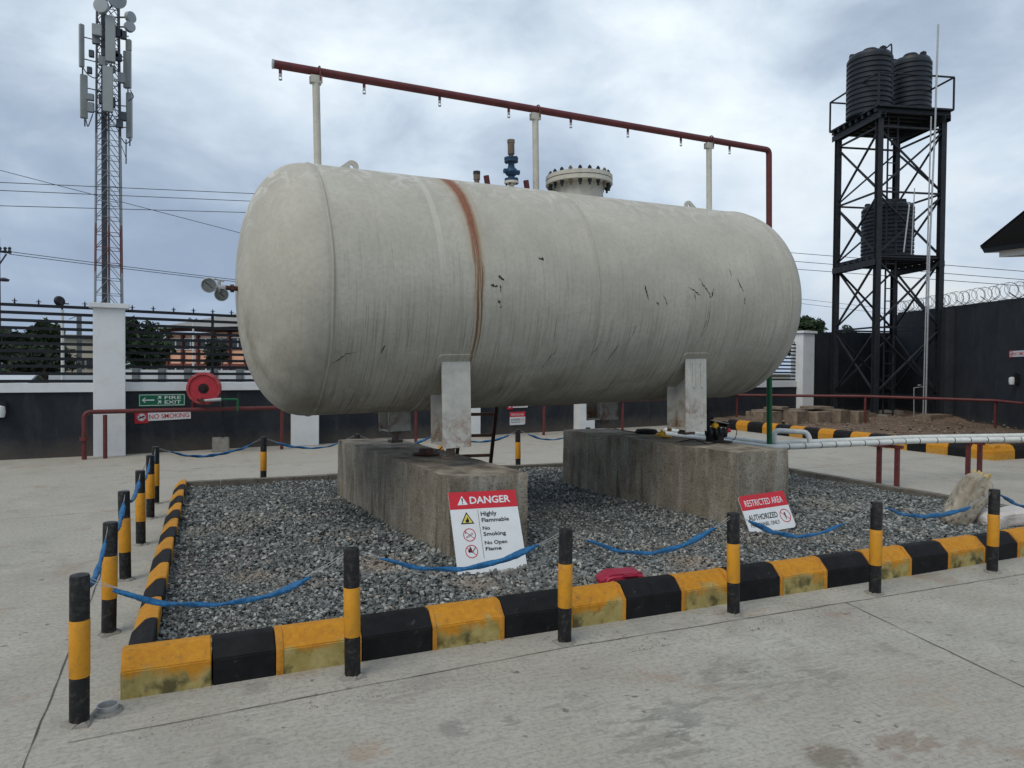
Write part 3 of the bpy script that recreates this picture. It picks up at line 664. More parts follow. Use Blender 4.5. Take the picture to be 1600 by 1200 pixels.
# lifting lugs
for x, s_ in ((1.76, 1), (5.90, -1)):
    P = [(-.16 * s_, 3.35), (.10 * s_, 3.35), (.10 * s_, 3.445)]
    for i in range(9):
        a = i / 8 * math.pi * .75; P.append((.04 * s_ + .06 * math.cos(a) * s_, 3.445 + .055 * math.sin(a)))
    P.append((-.10 * s_, 3.405)); mb = MB()
    hole = [(.035 * s_ + .018 * math.cos(t * math.pi / 6), 3.44 + .018 * math.sin(t * math.pi / 6)) for t in range(12)]
    bm = bmesh.new()
    for yy in (0,):
        o1 = [bm.verts.new((p[0] + x - 3.82, 0, p[1])) for p in P]; o2 = [bm.verts.new((p[0] + x - 3.82, 0, p[1])) for p in hole]
        es = [bm.edges.new((o1[i], o1[(i + 1) % len(o1)])) for i in range(len(o1))] + [bm.edges.new((o2[i], o2[(i + 1) % 12])) for i in range(12)]
        bmesh.ops.triangle_fill(bm, edges=es, use_beauty=True)
    r = bmesh.ops.extrude_face_region(bm, geom=bm.faces[:]); bmesh.ops.translate(bm, verts=[v for v in r['geom'] if isinstance(v, bmesh.types.BMVert)], vec=(0, .022, 0))
    me_v = [v.co[:] for v in bm.verts]; bm.verts.index_update(); me_f = [tuple(v.index for v in f.verts) for f in bm.faces]; bm.free()
    tb(MB().add(me_v, me_f), 'lifting_lug', 'cream_paint', smooth=30)
# manhole
mx = 4.305 - 3.82; Tm = Matrix.Translation((mx, 0, 0))
mh = tb(MB().lathe([(.262, 3.30), (.262, 3.545)], 48, Tm), 'manhole_neck', 'cream_paint')
tb(MB().lathe([(.262, 3.515), (.365, 3.515), (.365, 3.562), (.262, 3.562)], 56, Tm), 'flange', 'cream_paint', mh, bevel=.004)
tb(MB().lathe([(0, 3.568), (.365, 3.568), (.365, 3.612), (0, 3.612)], 56, Tm), 'cover', 'cream_paint', mh, bevel=.004)
for i in range(20):
    a = 2 * math.pi * (i + .3) / 20; T2 = Matrix.Translation((mx + .325 * math.cos(a), .325 * math.sin(a), 0))
    tb(MB().lathe([(.012, 3.455), (.012, 3.655)], 8, T2).lathe([(.023, 3.485), (.023, 3.512)], 6, T2).lathe([(.023, 3.614), (.023, 3.640)], 6, T2), 'bolt', 'steel_dark' if i % 4 else 'brass_dirty', mh, smooth=30)
# relief valve and stubs on the crest
vx = 3.472 - 3.82; Tm = Matrix.Translation((vx, 0, 0))
rv = tb(MB().lathe([(.028, 3.36), (.028, 3.46)], 20, Tm), 'valve_neck', 'cream_paint')
tb(MB().lathe([(.03, 3.455), (.075, 3.455), (.075, 3.478), (.03, 3.478)], 24, Tm), 'lower_flange', 'cream_paint', rv)
tb(MB().lathe([(.03, 3.482), (.072, 3.482), (.072, 3.505), (.038, 3.508), (.034, 3.53), (.060, 3.55), (.068, 3.575), (.058, 3.60), (.036, 3.622), (.032, 3.655), (.040, 3.672), (.072, 3.676), (.072, 3.70), (.03, 3.70)], 24, Tm)
   .tube([(vx - .09, -.01, 3.575), (vx + .085, -.01, 3.575)], .026, 10), 'valve_body', 'blue_paint', rv)
tb(MB().lathe([(.03, 3.703), (.073, 3.703), (.073, 3.722), (.03, 3.722)], 24, Tm), 'upper_flange', 'blue_paint', rv)
tb(MB().lathe([(.024, 3.722), (.024, 3.755), (.036, 3.758), (.036, 3.87), (.040, 3.873), (.040, 3.905), (0, 3.91)], 20, Tm), 'vent_cap', 'brass_dirty', rv)
for i in range(4):
    a = math.pi / 4 + i * math.pi / 2; T2 = Matrix.Translation((vx + .056 * math.cos(a), .056 * math.sin(a), 0))
    tb(MB().lathe([(.009, 3.44), (.009, 3.515)], 6, T2).lathe([(.009, 3.665), (.009, 3.735)], 6, T2), 'bolt', 'steel_dark', rv)
s1 = tb(MB().lathe([(.026, 3.34), (.026, 3.45), (.034, 3.452), (.034, 3.53), (0, 3.532)], 16, Matrix.Translation((3.075 - 3.82, 0, 0))), 'pipe_stub', 'brass_dirty')
tb(MB().lathe([(.036, 3.505), (.036, 3.538), (0, 3.54)], 16, Matrix.Translation((3.075 - 3.82, 0, 0))), 'cap', 'steel_dark', s1)
tb(MB().lathe([(.034, 3.34), (.034, 3.425), (0, 3.427)], 12, Matrix.Translation((2.50 - 3.82, .03, 0))), 'pipe_stub', 'steel_dark')
for x in (3.235, 3.70):
    tb(MB().tube([(x - 3.82, .05, 3.33), (x - 3.82 - .03, .05, 3.52)], .029, 14), 'pipe_stub', 'red_pipe')
# posts with clamps
for x in (1.48, 3.765, 6.177):
    lx = x - 3.82
    p_ = tb(MB().lathe([(.0335, 3.33), (.0335, 4.17)], 20, Matrix.Translation((lx, 0, 0))), 'support_post', 'cream_paint')
    cm = MB().box((lx, -.028, 4.185), (.105, .012, .07)).box((lx, .028, 4.185), (.105, .012, .07)).box((lx, 0, 4.155), (.085, .05, .012)).box((lx - .045, 0, 4.19), (.008, .06, .06))
    arc = [(lx + .03, .048 * math.cos(t * math.pi / 10), 4.262 + .048 * math.sin(t * math.pi / 10)) for t in range(11)]
    tb(cm, 'clamp_bracket', 'cream_paint', p_, bevel=.003)
    tb(MB().tube([(lx + .03, .048, 4.17)] + arc + [(lx + .03, -.048, 4.17)], .007, 6), 'u_bolt', 'red_pipe', p_)
# gauges on the left head
gx = -L0 - D
gp = tb(MB().tube([(gx + .02, 0, 2.268), (gx - .115, 0, 2.275)], [.022, .020], 14).lathe([(.034, 0), (.034, .03)], 6, Matrix.Translation((gx - .06, 0, 2.27)) @ Matrix.Rotation(R_(90), 4, 'Y')), 'gauge_nipple', 'dark_rust')
vb = tb(MB().tube([(gx - .10, 0, 2.275), (gx - .20, 0, 2.278)], .021, 12).tube([(gx - .15, 0, 2.25), (gx - .15, 0, 2.34)], .014, 10).tube([(gx - .19, -.01, 2.345), (gx - .11, .01, 2.33)], .007, 8)
        .tube([(gx - .155, 0, 2.275), (gx - .155, -.05, 2.235)], .012, 10), 'needle_valve', 'galv', gp)
def gauge(cx, cy, cz, r, dirn):
    q = Vector(dirn).normalized().to_track_quat('Z', 'Y').to_matrix().to_4x4(); q.translation = (cx, cy, cz)
    gg = tb(MB().lathe([(0, -.03), (r * .92, -.03), (r * .95, 0), (r, .004), (r, .014), (r * .90, .016), (r * .88, .008), (0, .008)], 28, q), 'pressure_gauge', 'galv', gp)
    tb(MB().lathe([(0, .009), (r * .86, .009)], 28, q), 'dial', 'dial', gg, smooth=0)
    tb(MB().box((0, 0, 0), (.006, r * 1.1, .002), mat=q @ Matrix.Translation((0, 0, .011)) @ Matrix.Rotation(.8, 4, 'Z')), 'needle', 'ink', gg)
gauge(gx - .235, -.05, 2.285, .064, (-.15, -.95, -.05)); gauge(gx - .135, -.02, 2.215, .058, (-.1, -.9, -.3))
tb(MB().tube([(gx - .18, 0, 2.278), (gx - .235, -.03, 2.285)], .012, 8), 'elbow', 'galv', gp)

# deluge pipe over the tank with its riser
sp = thing('sprinkler_pipe', 'dark red spray pipe running above the tank on three posts', 'pipe', mat=TM.copy())
mb = MB().tube(bend([(1.105 - 3.82, 0, 4.262), (7.185 - 3.82, 0, 4.262), (7.185 - 3.82, 0, 1.45)], .06), .037, 16)
tb(mb, 'pipe', 'red_pipe', sp, smooth=50)
tb(MB().tube([(7.185 - 3.82, 0, 1.452), (7.185 - 3.82, 0, .02)], .034, 16), 'green_riser', 'green_pipe', sp)
tb(MB().lathe([(0, 0), (.041, 0), (.041, .012), (0, .012)], 16, Matrix.Translation((1.10 - 3.82, 0, 4.262)) @ Matrix.Rotation(R_(90), 4, 'Y')), 'end_cap', 'galv', sp)
for x in (1.168, 1.926, 2.684, 3.45, 4.207, 4.968, 5.741, 6.512):
    T2 = Matrix.Translation((x - 3.82, 0, 0))
    nz_ = tb(MB().lathe([(.014, 4.185), (.014, 4.235)], 10, T2), 'nozzle', 'red_pipe', sp)
    tb(MB().lathe([(.010, 4.163), (.013, 4.166), (.013, 4.187), (.010, 4.19)], 8, T2).lathe([(0, 4.128), (.013, 4.130), (.016, 4.138), (0, 4.143)], 10, T2)
       .tube([(x - 3.82 - .012, 0, 4.168), (x - 3.82 - .012, 0, 4.138)], .003, 5).tube([(x - 3.82 + .012, 0, 4.168), (x - 3.82 + .012, 0, 4.138)], .003, 5), 'spray_tip', 'galv', nz_)

# ---------------------------------------------------------------- bollards and ropes
BH = .672
front = [G(*p) for p in ((124, 1130), (551, 1057), (882, 1005), (1146, 960), (1367, 928), (1550, 894))]
left = [G(*p) for p in ((170, 990), (196, 906), (220, 851), (235, 810), (243, 787))]
back = [Vector((.77, 10.16, 0)), Vector((2.03, 10.17, 0)), Vector((3.28, 10.18, 0)), Vector((4.55, 10.19, 0)), Vector((5.80, 10.2, 0))]
bl = ['bollard at the near left corner, nearest of all'] + ['bollard in the front row, %s from the near corner one' % s_ for s_ in ('first', 'second', 'third', 'fourth')] + ['bollard in the front row beside the two sacks']
bl += ['bollard in the left row, %s' % s_ for s_ in ('next behind the near corner one', 'third counting the corner one', 'fourth counting the corner one', 'last but one before the far corner', 'at the far corner')]
bl += ['bollard behind the bed, left of the first plinth', 'bollard behind the first plinth, only its black top showing', 'bollard hidden behind the front leg of the first plinth', 'bollard behind the bed, seen between the two plinths', 'bollard behind the second plinth']
B0 = None
def mk_bollard():
    e = thing('bollard', '', 'bollard', (0, 0, 0), 'black and yellow bollards round the gravel bed')
    r = .0405
    ps = MB().lathe([(r, -.01), (r, BH - .012), (r * .93, BH - .002), (r * .5, BH), (0, BH + .001)], 28).build('post', 'bollard_black', e, loc=LOCAL)
    MB().lathe([(r + .0012, .215), (r + .0020, .217), (r + .0020, .469), (r + .0012, .471)], 28).build('yellow_band', 'bollard_yellow', e, loc=LOCAL)
    cm = MB().lathe([(.066, -.004), (.060, .006), (.050, .013), (.040, .016)], 22); cm.v = [(x * (1 + .22 * math.sin(5 * math.atan2(y, x)) + random.uniform(-.08, .08)), y * (1 + .2 * math.sin(3 * math.atan2(y, x) + 1)), z + (random.uniform(-.003, .003) if z > 0 else 0)) for x, y, z in cm.v]
    cm.build('mortar_collar', 'foundation', e, loc=LOCAL, smooth=0)
    return e
bl.append('bollard past the right edge, holding the last front rope')
proto = mk_bollard(); allb = front + left + back + [front[5] + (front[5] - front[4])]
for i, (p, lb) in enumerate(zip(allb, bl)):
    o = proto if i == 0 else copy_tree(proto)
    o.location = p; o.rotation_euler = (random.uniform(-.018, .018), random.uniform(-.018, .018), random.uniform(0, 6.28)); o['label'] = 'black and yellow ' + lb
def rope(a, b_, sag, label, ea=.10, eb=.20, za=BH - .03, zb_=BH - .03):
    a = Vector((a[0], a[1], za)); b_ = Vector((b_[0], b_[1], zb_)); d = (b_ - a); dn = d.normalized(); a = a + dn * .042; b_ = b_ - dn * .042; d = b_ - a
    L = d.length; e = thing('rope', label, 'rope', a, 'blue ropes strung between the bollards')
    def P(t): return a + d * t + Vector((0, 0, -4 * sag * t * (1 - t)))
    t0, t1 = ea / L, 1 - eb / L; N = int(L / .012)
    off = [random.uniform(0, 6) for _ in range(3)]
    pts = []
    for i in range(N + 1):
        t = t0 + (t1 - t0) * i / N; q = P(t) + Vector((0, .004 * math.sin(i * .11 + off[0]), .005 * math.sin(i * .07 + off[1]) + .003 * math.sin(i * .23)))
        pts.append(q)
    tw = [.0165 * (.8 + .2 * math.sin(i * .05 + off[2]) + random.uniform(-.06, .06)) * (min(1, .45 + min(i, N - i) * .09)) for i in range(N + 1)]
    MB().tube(pts, tw, 12, rf=lambda i, an: 1 + .22 * math.cos(2 * an + i * .30) + .10 * math.cos(3 * an - i * .17 + math.sin(i * .4))).build('cord', 'rope', e, smooth=60)
    for t, tt, q, end in ((0, t0, 0, a), (1, t1, 1, b_)):
        for dz in (-.004, .007):
            MB().tube([end + Vector((0, 0, dz * 1.4)), (end + P(tt)) / 2 + Vector((0, .003 * (1 if dz > 0 else -1), dz)), P(tt) + dn * (.03 if q == 0 else -.03)], .0019, 5).build('tie_wire', 'wire', e)
ln = ['corner and first', 'first and second', 'second and third', 'third and fourth', 'fourth and fifth']
rope(front[0], front[1], .185, 'blue rope of the front row, nearest, beside the corner bollard', .09, .17)
rope(front[1], front[2], .135, 'blue rope crossing the lower part of the danger sign', .10, .13)
rope(front[2], front[3], .165, 'blue rope above the red plastic can in the gravel', .10, .12)
rope(front[3], front[4], .165, 'blue rope crossing the leaning restricted area sign', .07, .26)
rope(front[4], front[5], .13, 'blue rope in front of the leaning sack', .05, .26)
rope(front[5], front[5] + (front[5] - front[4]) * 1.0, .18, 'blue rope leaving the photo at right edge by the pale sack', .05, .2)
L5 = [front[0]] + left
for i, s_ in enumerate(('nearest span of the left row', 'second span of the left row', 'third span of the left row', 'fourth span of the left row', 'farthest span of the left row')):
    rope(L5[i], L5[i + 1], .13, 'blue rope, ' + s_, .06, .10)
bk = [left[4]] + back
for i, s_ in enumerate(('in front of the hose reel', 'passing behind the left end of the first plinth', 'behind the tank legs above the first plinth', 'crossing behind the dark ladder', 'right of the bollard between plinths')):
    rope(bk[i], bk[i + 1], .15, 'blue rope of the back row ' + s_, .12, .12)

# ---------------------------------------------------------------- signs
def text_mb(s_, size, bold=.0):
    cu = bpy.data.curves.new('t', 'FONT'); cu.body = s_; cu.size = size; cu.offset = bold; cu.extrude = .0006; cu.resolution_u = 3
    o = bpy.data.objects.new('t', cu); C.objects.link(o); dg = bpy.context.evaluated_depsgraph_get(); dg.update()
    me = bpy.data.meshes.new_from_object(o.evaluated_get(dg)); vs = [v.co.copy() for v in me.vertices]; fs = [tuple(p.vertices) for p in me.polygons]
    bpy.data.objects.remove(o); bpy.data.curves.remove(cu); bpy.data.meshes.remove(me); return vs, fs
class Sign:
    def __init__(s, name, label, P, ux, uz, w_, h_, mat='sign_white', group=None, cut=(), cat='sign', thick=.006):
        ux = Vector(ux).normalized(); uz = Vector(uz).normalized(); nrm = ux.cross(uz).normalized(); uz = nrm.cross(ux)
        m_ = Matrix((ux, uz, nrm)).transposed().to_4x4(); m_.translation = Vector(P)
        s.e = thing(name, label, cat, mat=m_, group=group); s.w, s.h = w_, h_
        r = cut; pts = []
        for (cx, cy, sx_, sy_, k_) in ((0, 0, 1, 1, 0), (w_, 0, -1, 1, 1), (w_, h_, -1, -1, 2), (0, h_, 1, -1, 3)):
            rr = r.get(k_, .0) if isinstance(r, dict) else 0
            if not rr: pts.append((cx, cy)); continue
            ccx, ccy = cx + sx_ * rr, cy + sy_ * rr; st = {0: math.pi, 1: 1.5 * math.pi, 2: 0, 3: .5 * math.pi}[k_]
            for i in range(7): a = st + i / 6 * math.pi / 2; pts.append((ccx + rr * math.cos(a), ccy + rr * math.sin(a)))
        s.pts = pts; MB().prism(pts, -thick, 0).build('board', mat, s.e, loc=LOCAL, smooth=0)
    def poly(s, pts, name, mat, z=.001): MB().prism(pts, z - .0006, z).build(name, mat, s.e, loc=LOCAL, smooth=0)
    def text(s, t, x, y, w_, h_, mat='ink', bold=.0, z=.0022, name='lettering'):
        vs, fs = text_mb(t, 1., bold); x0, x1 = min(v.x for v in vs), max(v.x for v in vs); y0, y1 = min(v.y for v in vs), max(v.y for v in vs)
        V = [((v.x - x0) / (x1 - x0) * w_ + x, (v.y - y0) / (y1 - y0) * h_ + y, z + (.0003 if v.z > 0 else -.0003)) for v in vs]
        MB().add(V, fs).build(name, mat, s.e, loc=LOCAL, smooth=0)
    def ring(s, cx, cy, r, w_, mat='sign_red', slash=True, z=.0014, name='prohibition_ring'):
        n = 32; vs = []
        for k_ in range(n):
            a = 2 * math.pi * k_ / n
            for rr in (r, r - w_): vs.append((cx + rr * math.cos(a), cy + rr * math.sin(a), z))
        mb = MB().add(vs, [(2 * i, 2 * ((i + 1) % n), 2 * ((i + 1) % n) + 1, 2 * i + 1) for i in range(n)])
        if slash:
            d = r - w_ * .5; q = w_ * .35; c_ = math.cos(R_(40)); s_ = math.sin(R_(40))
            mb.add([(cx - d * c_ - q * s_, cy + d * s_ - q * c_, z + .0004), (cx + d * c_ - q * s_, cy - d * s_ - q * c_, z + .0004), (cx + d * c_ + q * s_, cy - d * s_ + q * c_, z + .0004), (cx - d * c_ + q * s_, cy + d * s_ + q * c_, z + .0004)], [(0, 1, 2, 3)])
        mb.build(name, mat, s.e, loc=LOCAL, smooth=0)
# danger sign leaning on plinth 1
a = Vector((1.718, 4.905, .098)); W = .556
ux = Vector((.9998, -.0129, -.015)); uz = Vector((.0178, .45, .893))
S = Sign('danger_sign', 'red and white danger sign listing highly flammable, leaning on the first plinth', a, ux, uz, W, .625)
w_, h_ = S.w, .625
S.poly([(0, h_ - .135), (w_, h_ - .135), (w_, h_), (0, h_)], 'red_header', 'sign_red')
S.text('DANGER', .165, h_ - .098, .335, .058, 'sign_white', .022)
def rtri(cx, cy, r, n=3, a0=90): return [(cx + r * math.cos(R_(a0 + 120 * i)), cy + r * math.sin(R_(a0 + 120 * i))) for i in range(3)]
S.poly(rtri(.105, h_ - .078, .048), 'warning_triangle', 'sign_white', .0018)
S.poly([(.102, h_ - .082), (.108, h_ - .082), (.111, h_ - .050), (.099, h_ - .050)], 'exclamation_mark', 'ink', .0026); S.poly([(.101, h_ - .096), (.109, h_ - .096), (.109, h_ - .088), (.101, h_ - .088)], 'exclamation_mark', 'ink', .0026)
S.poly([(.218, .105), (.2205, .105), (.2205, h_ - .145), (.218, h_ - .145)], 'divider_line', 'ink', .0016)
S.poly(rtri(.125, h_ - .220, .062), 'hazard_triangle', 'ink', .0016); S.poly(rtri(.125, h_ - .220, .046), 'triangle_fill', 'sign_yellow', .0024)
fl = [(-.013, -.014), (-.016, 0), (-.008, .012), (-.006, .004), (0, .030), (.010, .014), (.015, -.002), (.011, -.014)]
S.poly([(.125 + x, h_ - .226 + y) for x, y in fl], 'flame_symbol', 'ink', .0030); S.poly([(.105, h_ - .2455), (.145, h_ - .2455), (.145, h_ - .2435), (.105, h_ - .2435)], 'flame_base', 'ink', .0030)
for cy_ in (h_ - .335, h_ - .460): S.ring(.128, cy_, .050, .0065)
cg = Matrix.Rotation(R_(25), 2)
def rp(pts, cx, cy, a): return [(cx + x * math.cos(a) - y * math.sin(a), cy + x * math.sin(a) + y * math.cos(a)) for x, y in pts]
S.poly(rp([(-.030, -.006), (.034, -.006), (.034, -.003), (-.027, -.003), (-.027, .003), (.034, .003), (.034, .006), (-.030, .006)], .128, h_ - .340, .5), 'cigarette_symbol', 'ink', .0012)
S.poly(rp([(-.034, .012), (-.028, .012), (-.022, .032), (-.028, .030)], .128, h_ - .337, 0), 'smoke_symbol', 'ink', .0012)
S.poly([(.118 + x * 1.1, h_ - .452 + y * 1.1) for x, y in fl], 'flame_symbol', 'ink', .0012); S.poly(rp([(-.02, -.003), (.03, -.003), (.03, .003), (-.02, .003)], .143, h_ - .455, .9), 'match_symbol', 'ink', .0012)
S.text('Highly', .240, h_ - .205, .130, .044, bold=.016); S.text('Flammable', .240, h_ - .244, .225, .031, bold=.016)
S.text('No', .240, h_ - .305, .058, .028, bold=.016); S.text('Smoking', .240, h_ - .360, .182, .039, bold=.016)
S.text('No Open', .240, h_ - .425, .182, .036, bold=.016); S.text('Flame', .240, h_ - .463, .128, .028, bold=.016)
def restricted(P, ux, uz, w_, h_, label, grp, cut):
    S = Sign('restricted_area_sign', label, P, ux, uz, w_, h_, group=grp, cut=cut)
    hd = [(x, max(y, h_ * .62)) for x, y in S.pts if y > h_ * .5]
    hd = [(0, h_ * .61), (w_, h_ * .61)] + [p for p in S.pts if p[1] > h_ * .65]
    S.poly(hd, 'red_header', 'sign_red'); S.text('RESTRICTED AREA', w_ * .09, h_ * .70, w_ * .82, h_ * .17, 'sign_white', .004)
    S.text('AUTHORIZED', w_ * .07, h_ * .33, w_ * .62, h_ * .15, bold=.010); S.text('PERSONNEL ONLY', w_ * .07, h_ * .16, w_ * .62, h_ * .10, bold=.004)
    S.ring(w_ * .85, h_ * .34, w_ * .115, w_ * .014, 'sign_red')
    S.poly([(w_ * .845, h_ * .24), (w_ * .855, h_ * .24), (w_ * .865, h_ * .38), (w_ * .835, h_ * .38)], 'person_symbol', 'ink', .0012)
    S.ring(w_ * .85, h_ * .405, w_ * .016, w_ * .016, 'ink', False, .0012, 'person_symbol'); return S
ux = Vector((.9991, .0225, .0371)); uz = Vector((-.0424, .46, .90))
restricted(Vector((4.66, 5.15, .095)), ux, uz, .575, .365, 'restricted area sign tilted on the gravel against the second plinth', 'restricted area signs', {3: .04, 1: .04})

# ---------------------------------------------------------------- boundary wall, left and behind
WP = [(-7.5, 13.9), (-1.5, 14.72), (2.0, 15.45), (5.8, 16.08), (9.5, 16.85), (13.6, 17.65), (19.1, 18.72)]
def yw(x):
    for (x0, y0), (x1, y1) in zip(WP, WP[1:]):
        if x0 <= x <= x1: return y0 + (y1 - y0) * (x - x0) / (x1 - x0)
PIL = [(-1.52, .25), (1.96, .26), (5.80, .26), (9.35, .26), (13.0, .26), (19.1, .30)]
wt = [1.14, 1.15, 1.15, 1.14, 1.12, 1.09]; ct_ = [1.30, 1.31, 1.31, 1.31, 1.31, 1.31]; gt = [2.64, 2.62, 2.60, 2.60, 2.6, 2.55]
bw = thing('boundary_wall', 'dark low boundary wall with white coping and white pillars behind the tank', 'wall', (0, 15, 0))
edges = [-7.5] + [p[0] for p in PIL]
def wallseg(name, x0, x1, y0, y1, z0, z1, th, mat, parent, out=0.):
    d = Vector((x1 - x0, y1 - y0, 0)); L = d.length; t = d.normalized(); n = Vector((-t.y, t.x, 0)); c = Vector(((x0 + x1) / 2, (y0 + y1) / 2, (z0 + z1) / 2)) + n * (th / 2 + out)
    m_ = Matrix((t, n, Vector((0, 0, 1)))).transposed().to_4x4(); m_.translation = c
    return MB().box((0, 0, 0), (L, th, z1 - z0), mat=m_).build(name, mat, parent, bevel=.004, seg=1)
blab = ['leftmost bay, reaching the left edge of the photo', 'bay above the fire exit sign and hose reel', 'bay mostly behind the tank, right of the second pillar', 'bay behind the tank, right of the third pillar', 'bay behind the tank, right of the fourth pillar', 'bay at the right end beside the last pillar']
for i in range(6):
    x0, x1 = edges[i] + (.2 if i else 0), edges[i + 1] - .2
    y0, y1 = yw(x0), yw(x1)
    wallseg('wall_panel', x0, x1, y0, y1, -.02, wt[i], .18, 'dark_wall', bw)
    wallseg('coping', x0, x1, y0, y1, wt[i] + .002, ct_[i], .26, 'white_wall', bw, -.04)
    fp = thing('fence_grille', 'black horizontal bar fence grille, ' + blab[i], 'fence', (x0, y0, ct_[i]), 'black fence grilles on the boundary wall')
    d = Vector((x1 - x0, y1 - y0, 0)); t = d.normalized(); n = Vector((-t.y, t.x, 0)) * .06; a0 = Vector((x0, y0, 0)) + n; a1 = Vector((x1, y1, 0)) + n
    z0, z1 = ct_[i] + .035, gt[i]; nb = 11
    mb = MB()
    for k_ in range(nb):
        z = z0 + (z1 - z0) * k_ / (nb - 1); mb.bar(a0 + Vector((0, 0, z)), a1 + Vector((0, 0, z)), .035, .052)
    mb.build('bars', 'black_metal', fp, smooth=0)
    posts = [a0 + t * .02, a0.lerp(a1, .5 if i else .55) , a1 - t * .02]
    for q in posts: MB().bar(q + Vector((0, 0, ct_[i] + .002)) + n * .3, q + Vector((0, 0, z1 + .01)) + n * .3, .05).build('upright', 'black_metal', fp, smooth=0)
    nf = int((a1 - a0).length / .34)
    for k_ in range(nf):
        q = a0.lerp(a1, (k_ + .5) / nf) + Vector((0, 0, z1)); T2 = Matrix.Translation(q)
        MB().lathe([(.008, 0), (.010, .03), (.018, .045), (.010, .06), (.012, .09), (0, .125)], 6, T2).bar(q + Vector((-.04, 0, .07)), q + Vector((.04, 0, .07)), .012).build('finial', 'black_metal', fp, smooth=0)
for i, (x, hw) in enumerate(PIL):
    y = yw(x) - .27; h = 2.63 if i < 5 else 2.93
    p_ = MB().box((x, y + .25, h / 2), (hw * 2, .50, h), rz=R_(7)).build('pillar', 'white_wall', bw, bevel=.008)
    MB().box((x, y + .25, h + .045), (hw * 2 + .13, .63, .088), rz=R_(7)).build('pillar_cap', 'white_wall', p_, bevel=.01)

# tall dark walls on the right
def tallwall(name, label, a, b_, z0, z1, pil=()):
    e = thing(name, label, 'wall', (a[0], a[1], 0), 'tall dark compound walls'); d = Vector((b_[0] - a[0], b_[1] - a[1], 0)); t = d.normalized(); n = Vector((-t.y, t.x, 0)); L = d.length; th = -.2
    def P(s_, o_, z): return Vector((a[0], a[1], z)) + t * s_ + n * o_
    vs = [P(s_, o_, z) for s_, zt_ in ((0, z0), (L, z1)) for o_ in (0, th) for z in (-.02, zt_)]
    MB().add(vs, [(0, 1, 3, 2), (4, 6, 7, 5), (0, 4, 5, 1), (2, 3, 7, 6), (1, 5, 7, 3), (0, 2, 6, 4)]).build('wall_panel', 'dark_wall', e, smooth=0)
    vs = [P(s_, o_, z) for s_, zt_ in ((0, z0), (L, z1)) for o_ in (-.05, th + .05) for z in (zt_ + .002, zt_ + .075)]
    MB().add(vs, [(0, 1, 3, 2), (4, 6, 7, 5), (0, 4, 5, 1), (2, 3, 7, 6), (1, 5, 7, 3), (0, 2, 6, 4)]).build('coping', 'dark_wall', e, smooth=0)
    for s_ in pil:
        zt_ = z0 + (z1 - z0) * s_ / L; MB().bar(P(s_, -.004, -.02), P(s_, -.004, zt_ - .003), .32, .32).build('buttress', 'dark_wall', e, smooth=0)
    return e, P, L
CX, CY = 25.2, 19.9
tallwall('tall_wall', 'tall dark wall behind the water tower, right of the last white pillar', (CX, CY), (19.42, 18.85), HZ(CX, CY, 523), HZ(19.42, 18.85, 522))
dx, dy = CX - 18.95, CY - 11.3; ex = (18.95 - dx * .28, 11.3 - dy * .28)
zA = 3.46; zC = HZ(CX, CY, 492)
e, PW_, LW = tallwall('tall_wall', 'tall dark side wall topped with coiled wire at the right edge', (ex[0], ex[1]), (CX, CY), zA - (zC - zA) * .28, zC, pil=())
# the buttress pilaster seen left of the no smoking strip
tW = Vector((dx, dy, 0)).normalized(); nW = Vector((-tW.y, tW.x, 0))
for s_ in (.46,):
    q = Vector((18.95, 11.3, 0)) + Vector((dx, dy, 0)) * s_ + nW * .12
    m_ = Matrix((tW, nW, Vector((0, 0, 1)))).transposed().to_4x4(); zt_ = zA + (zC - zA) * s_; m_.translation = q + Vector((0, 0, zt_ / 2 - .01))
    MB().box((0, 0, 0), (.45, .24, zt_ - .02), mat=m_).build('buttress', 'dark_wall', e, smooth=0)
rz_ = thing('razor_wire', 'coiled razor wire along the top of the side wall', 'razor wire', (CX, CY, zC))
pts = []; s0, s1 = -.25, 1.02; NT = 52; L_ = Vector((dx, dy, 0)).length
for i in range(NT * 22):
    s_ = s0 + (s1 - s0) * i / (NT * 22); a = 2 * math.pi * i / 22; r = .21 + .015 * math.sin(i * .9 / 22)
    c_ = Vector((18.95, 11.3, 0)) + Vector((dx, dy, 0)) * s_ - nW * .1; zc = zA + (zC - zA) * s_ + .075 + .23
    pts.append(c_ + nW * r * math.cos(a) + tW * (.10 * math.sin(a * .5)) + Vector((0, 0, zc + r * math.sin(a))))
MB().tube(pts, .008, 4).build('coil', 'galv', rz_, smooth=0)
for k_ in range(7):
    s_ = -.1 + k_ * .165; c_ = Vector((18.95, 11.3, 0)) + Vector((dx, dy, 0)) * s_ - nW * .1; z = zA + (zC - zA) * s_ + .07
    MB().bar(c_ + Vector((0, 0, z)), c_ + nW * .22 + Vector((0, 0, z + .16)), .018).bar(c_ + Vector((0, 0, z)), c_ - nW * .22 + Vector((0, 0, z + .16)), .018).build('wire_bracket', 'steel_dark', rz_, smooth=0)

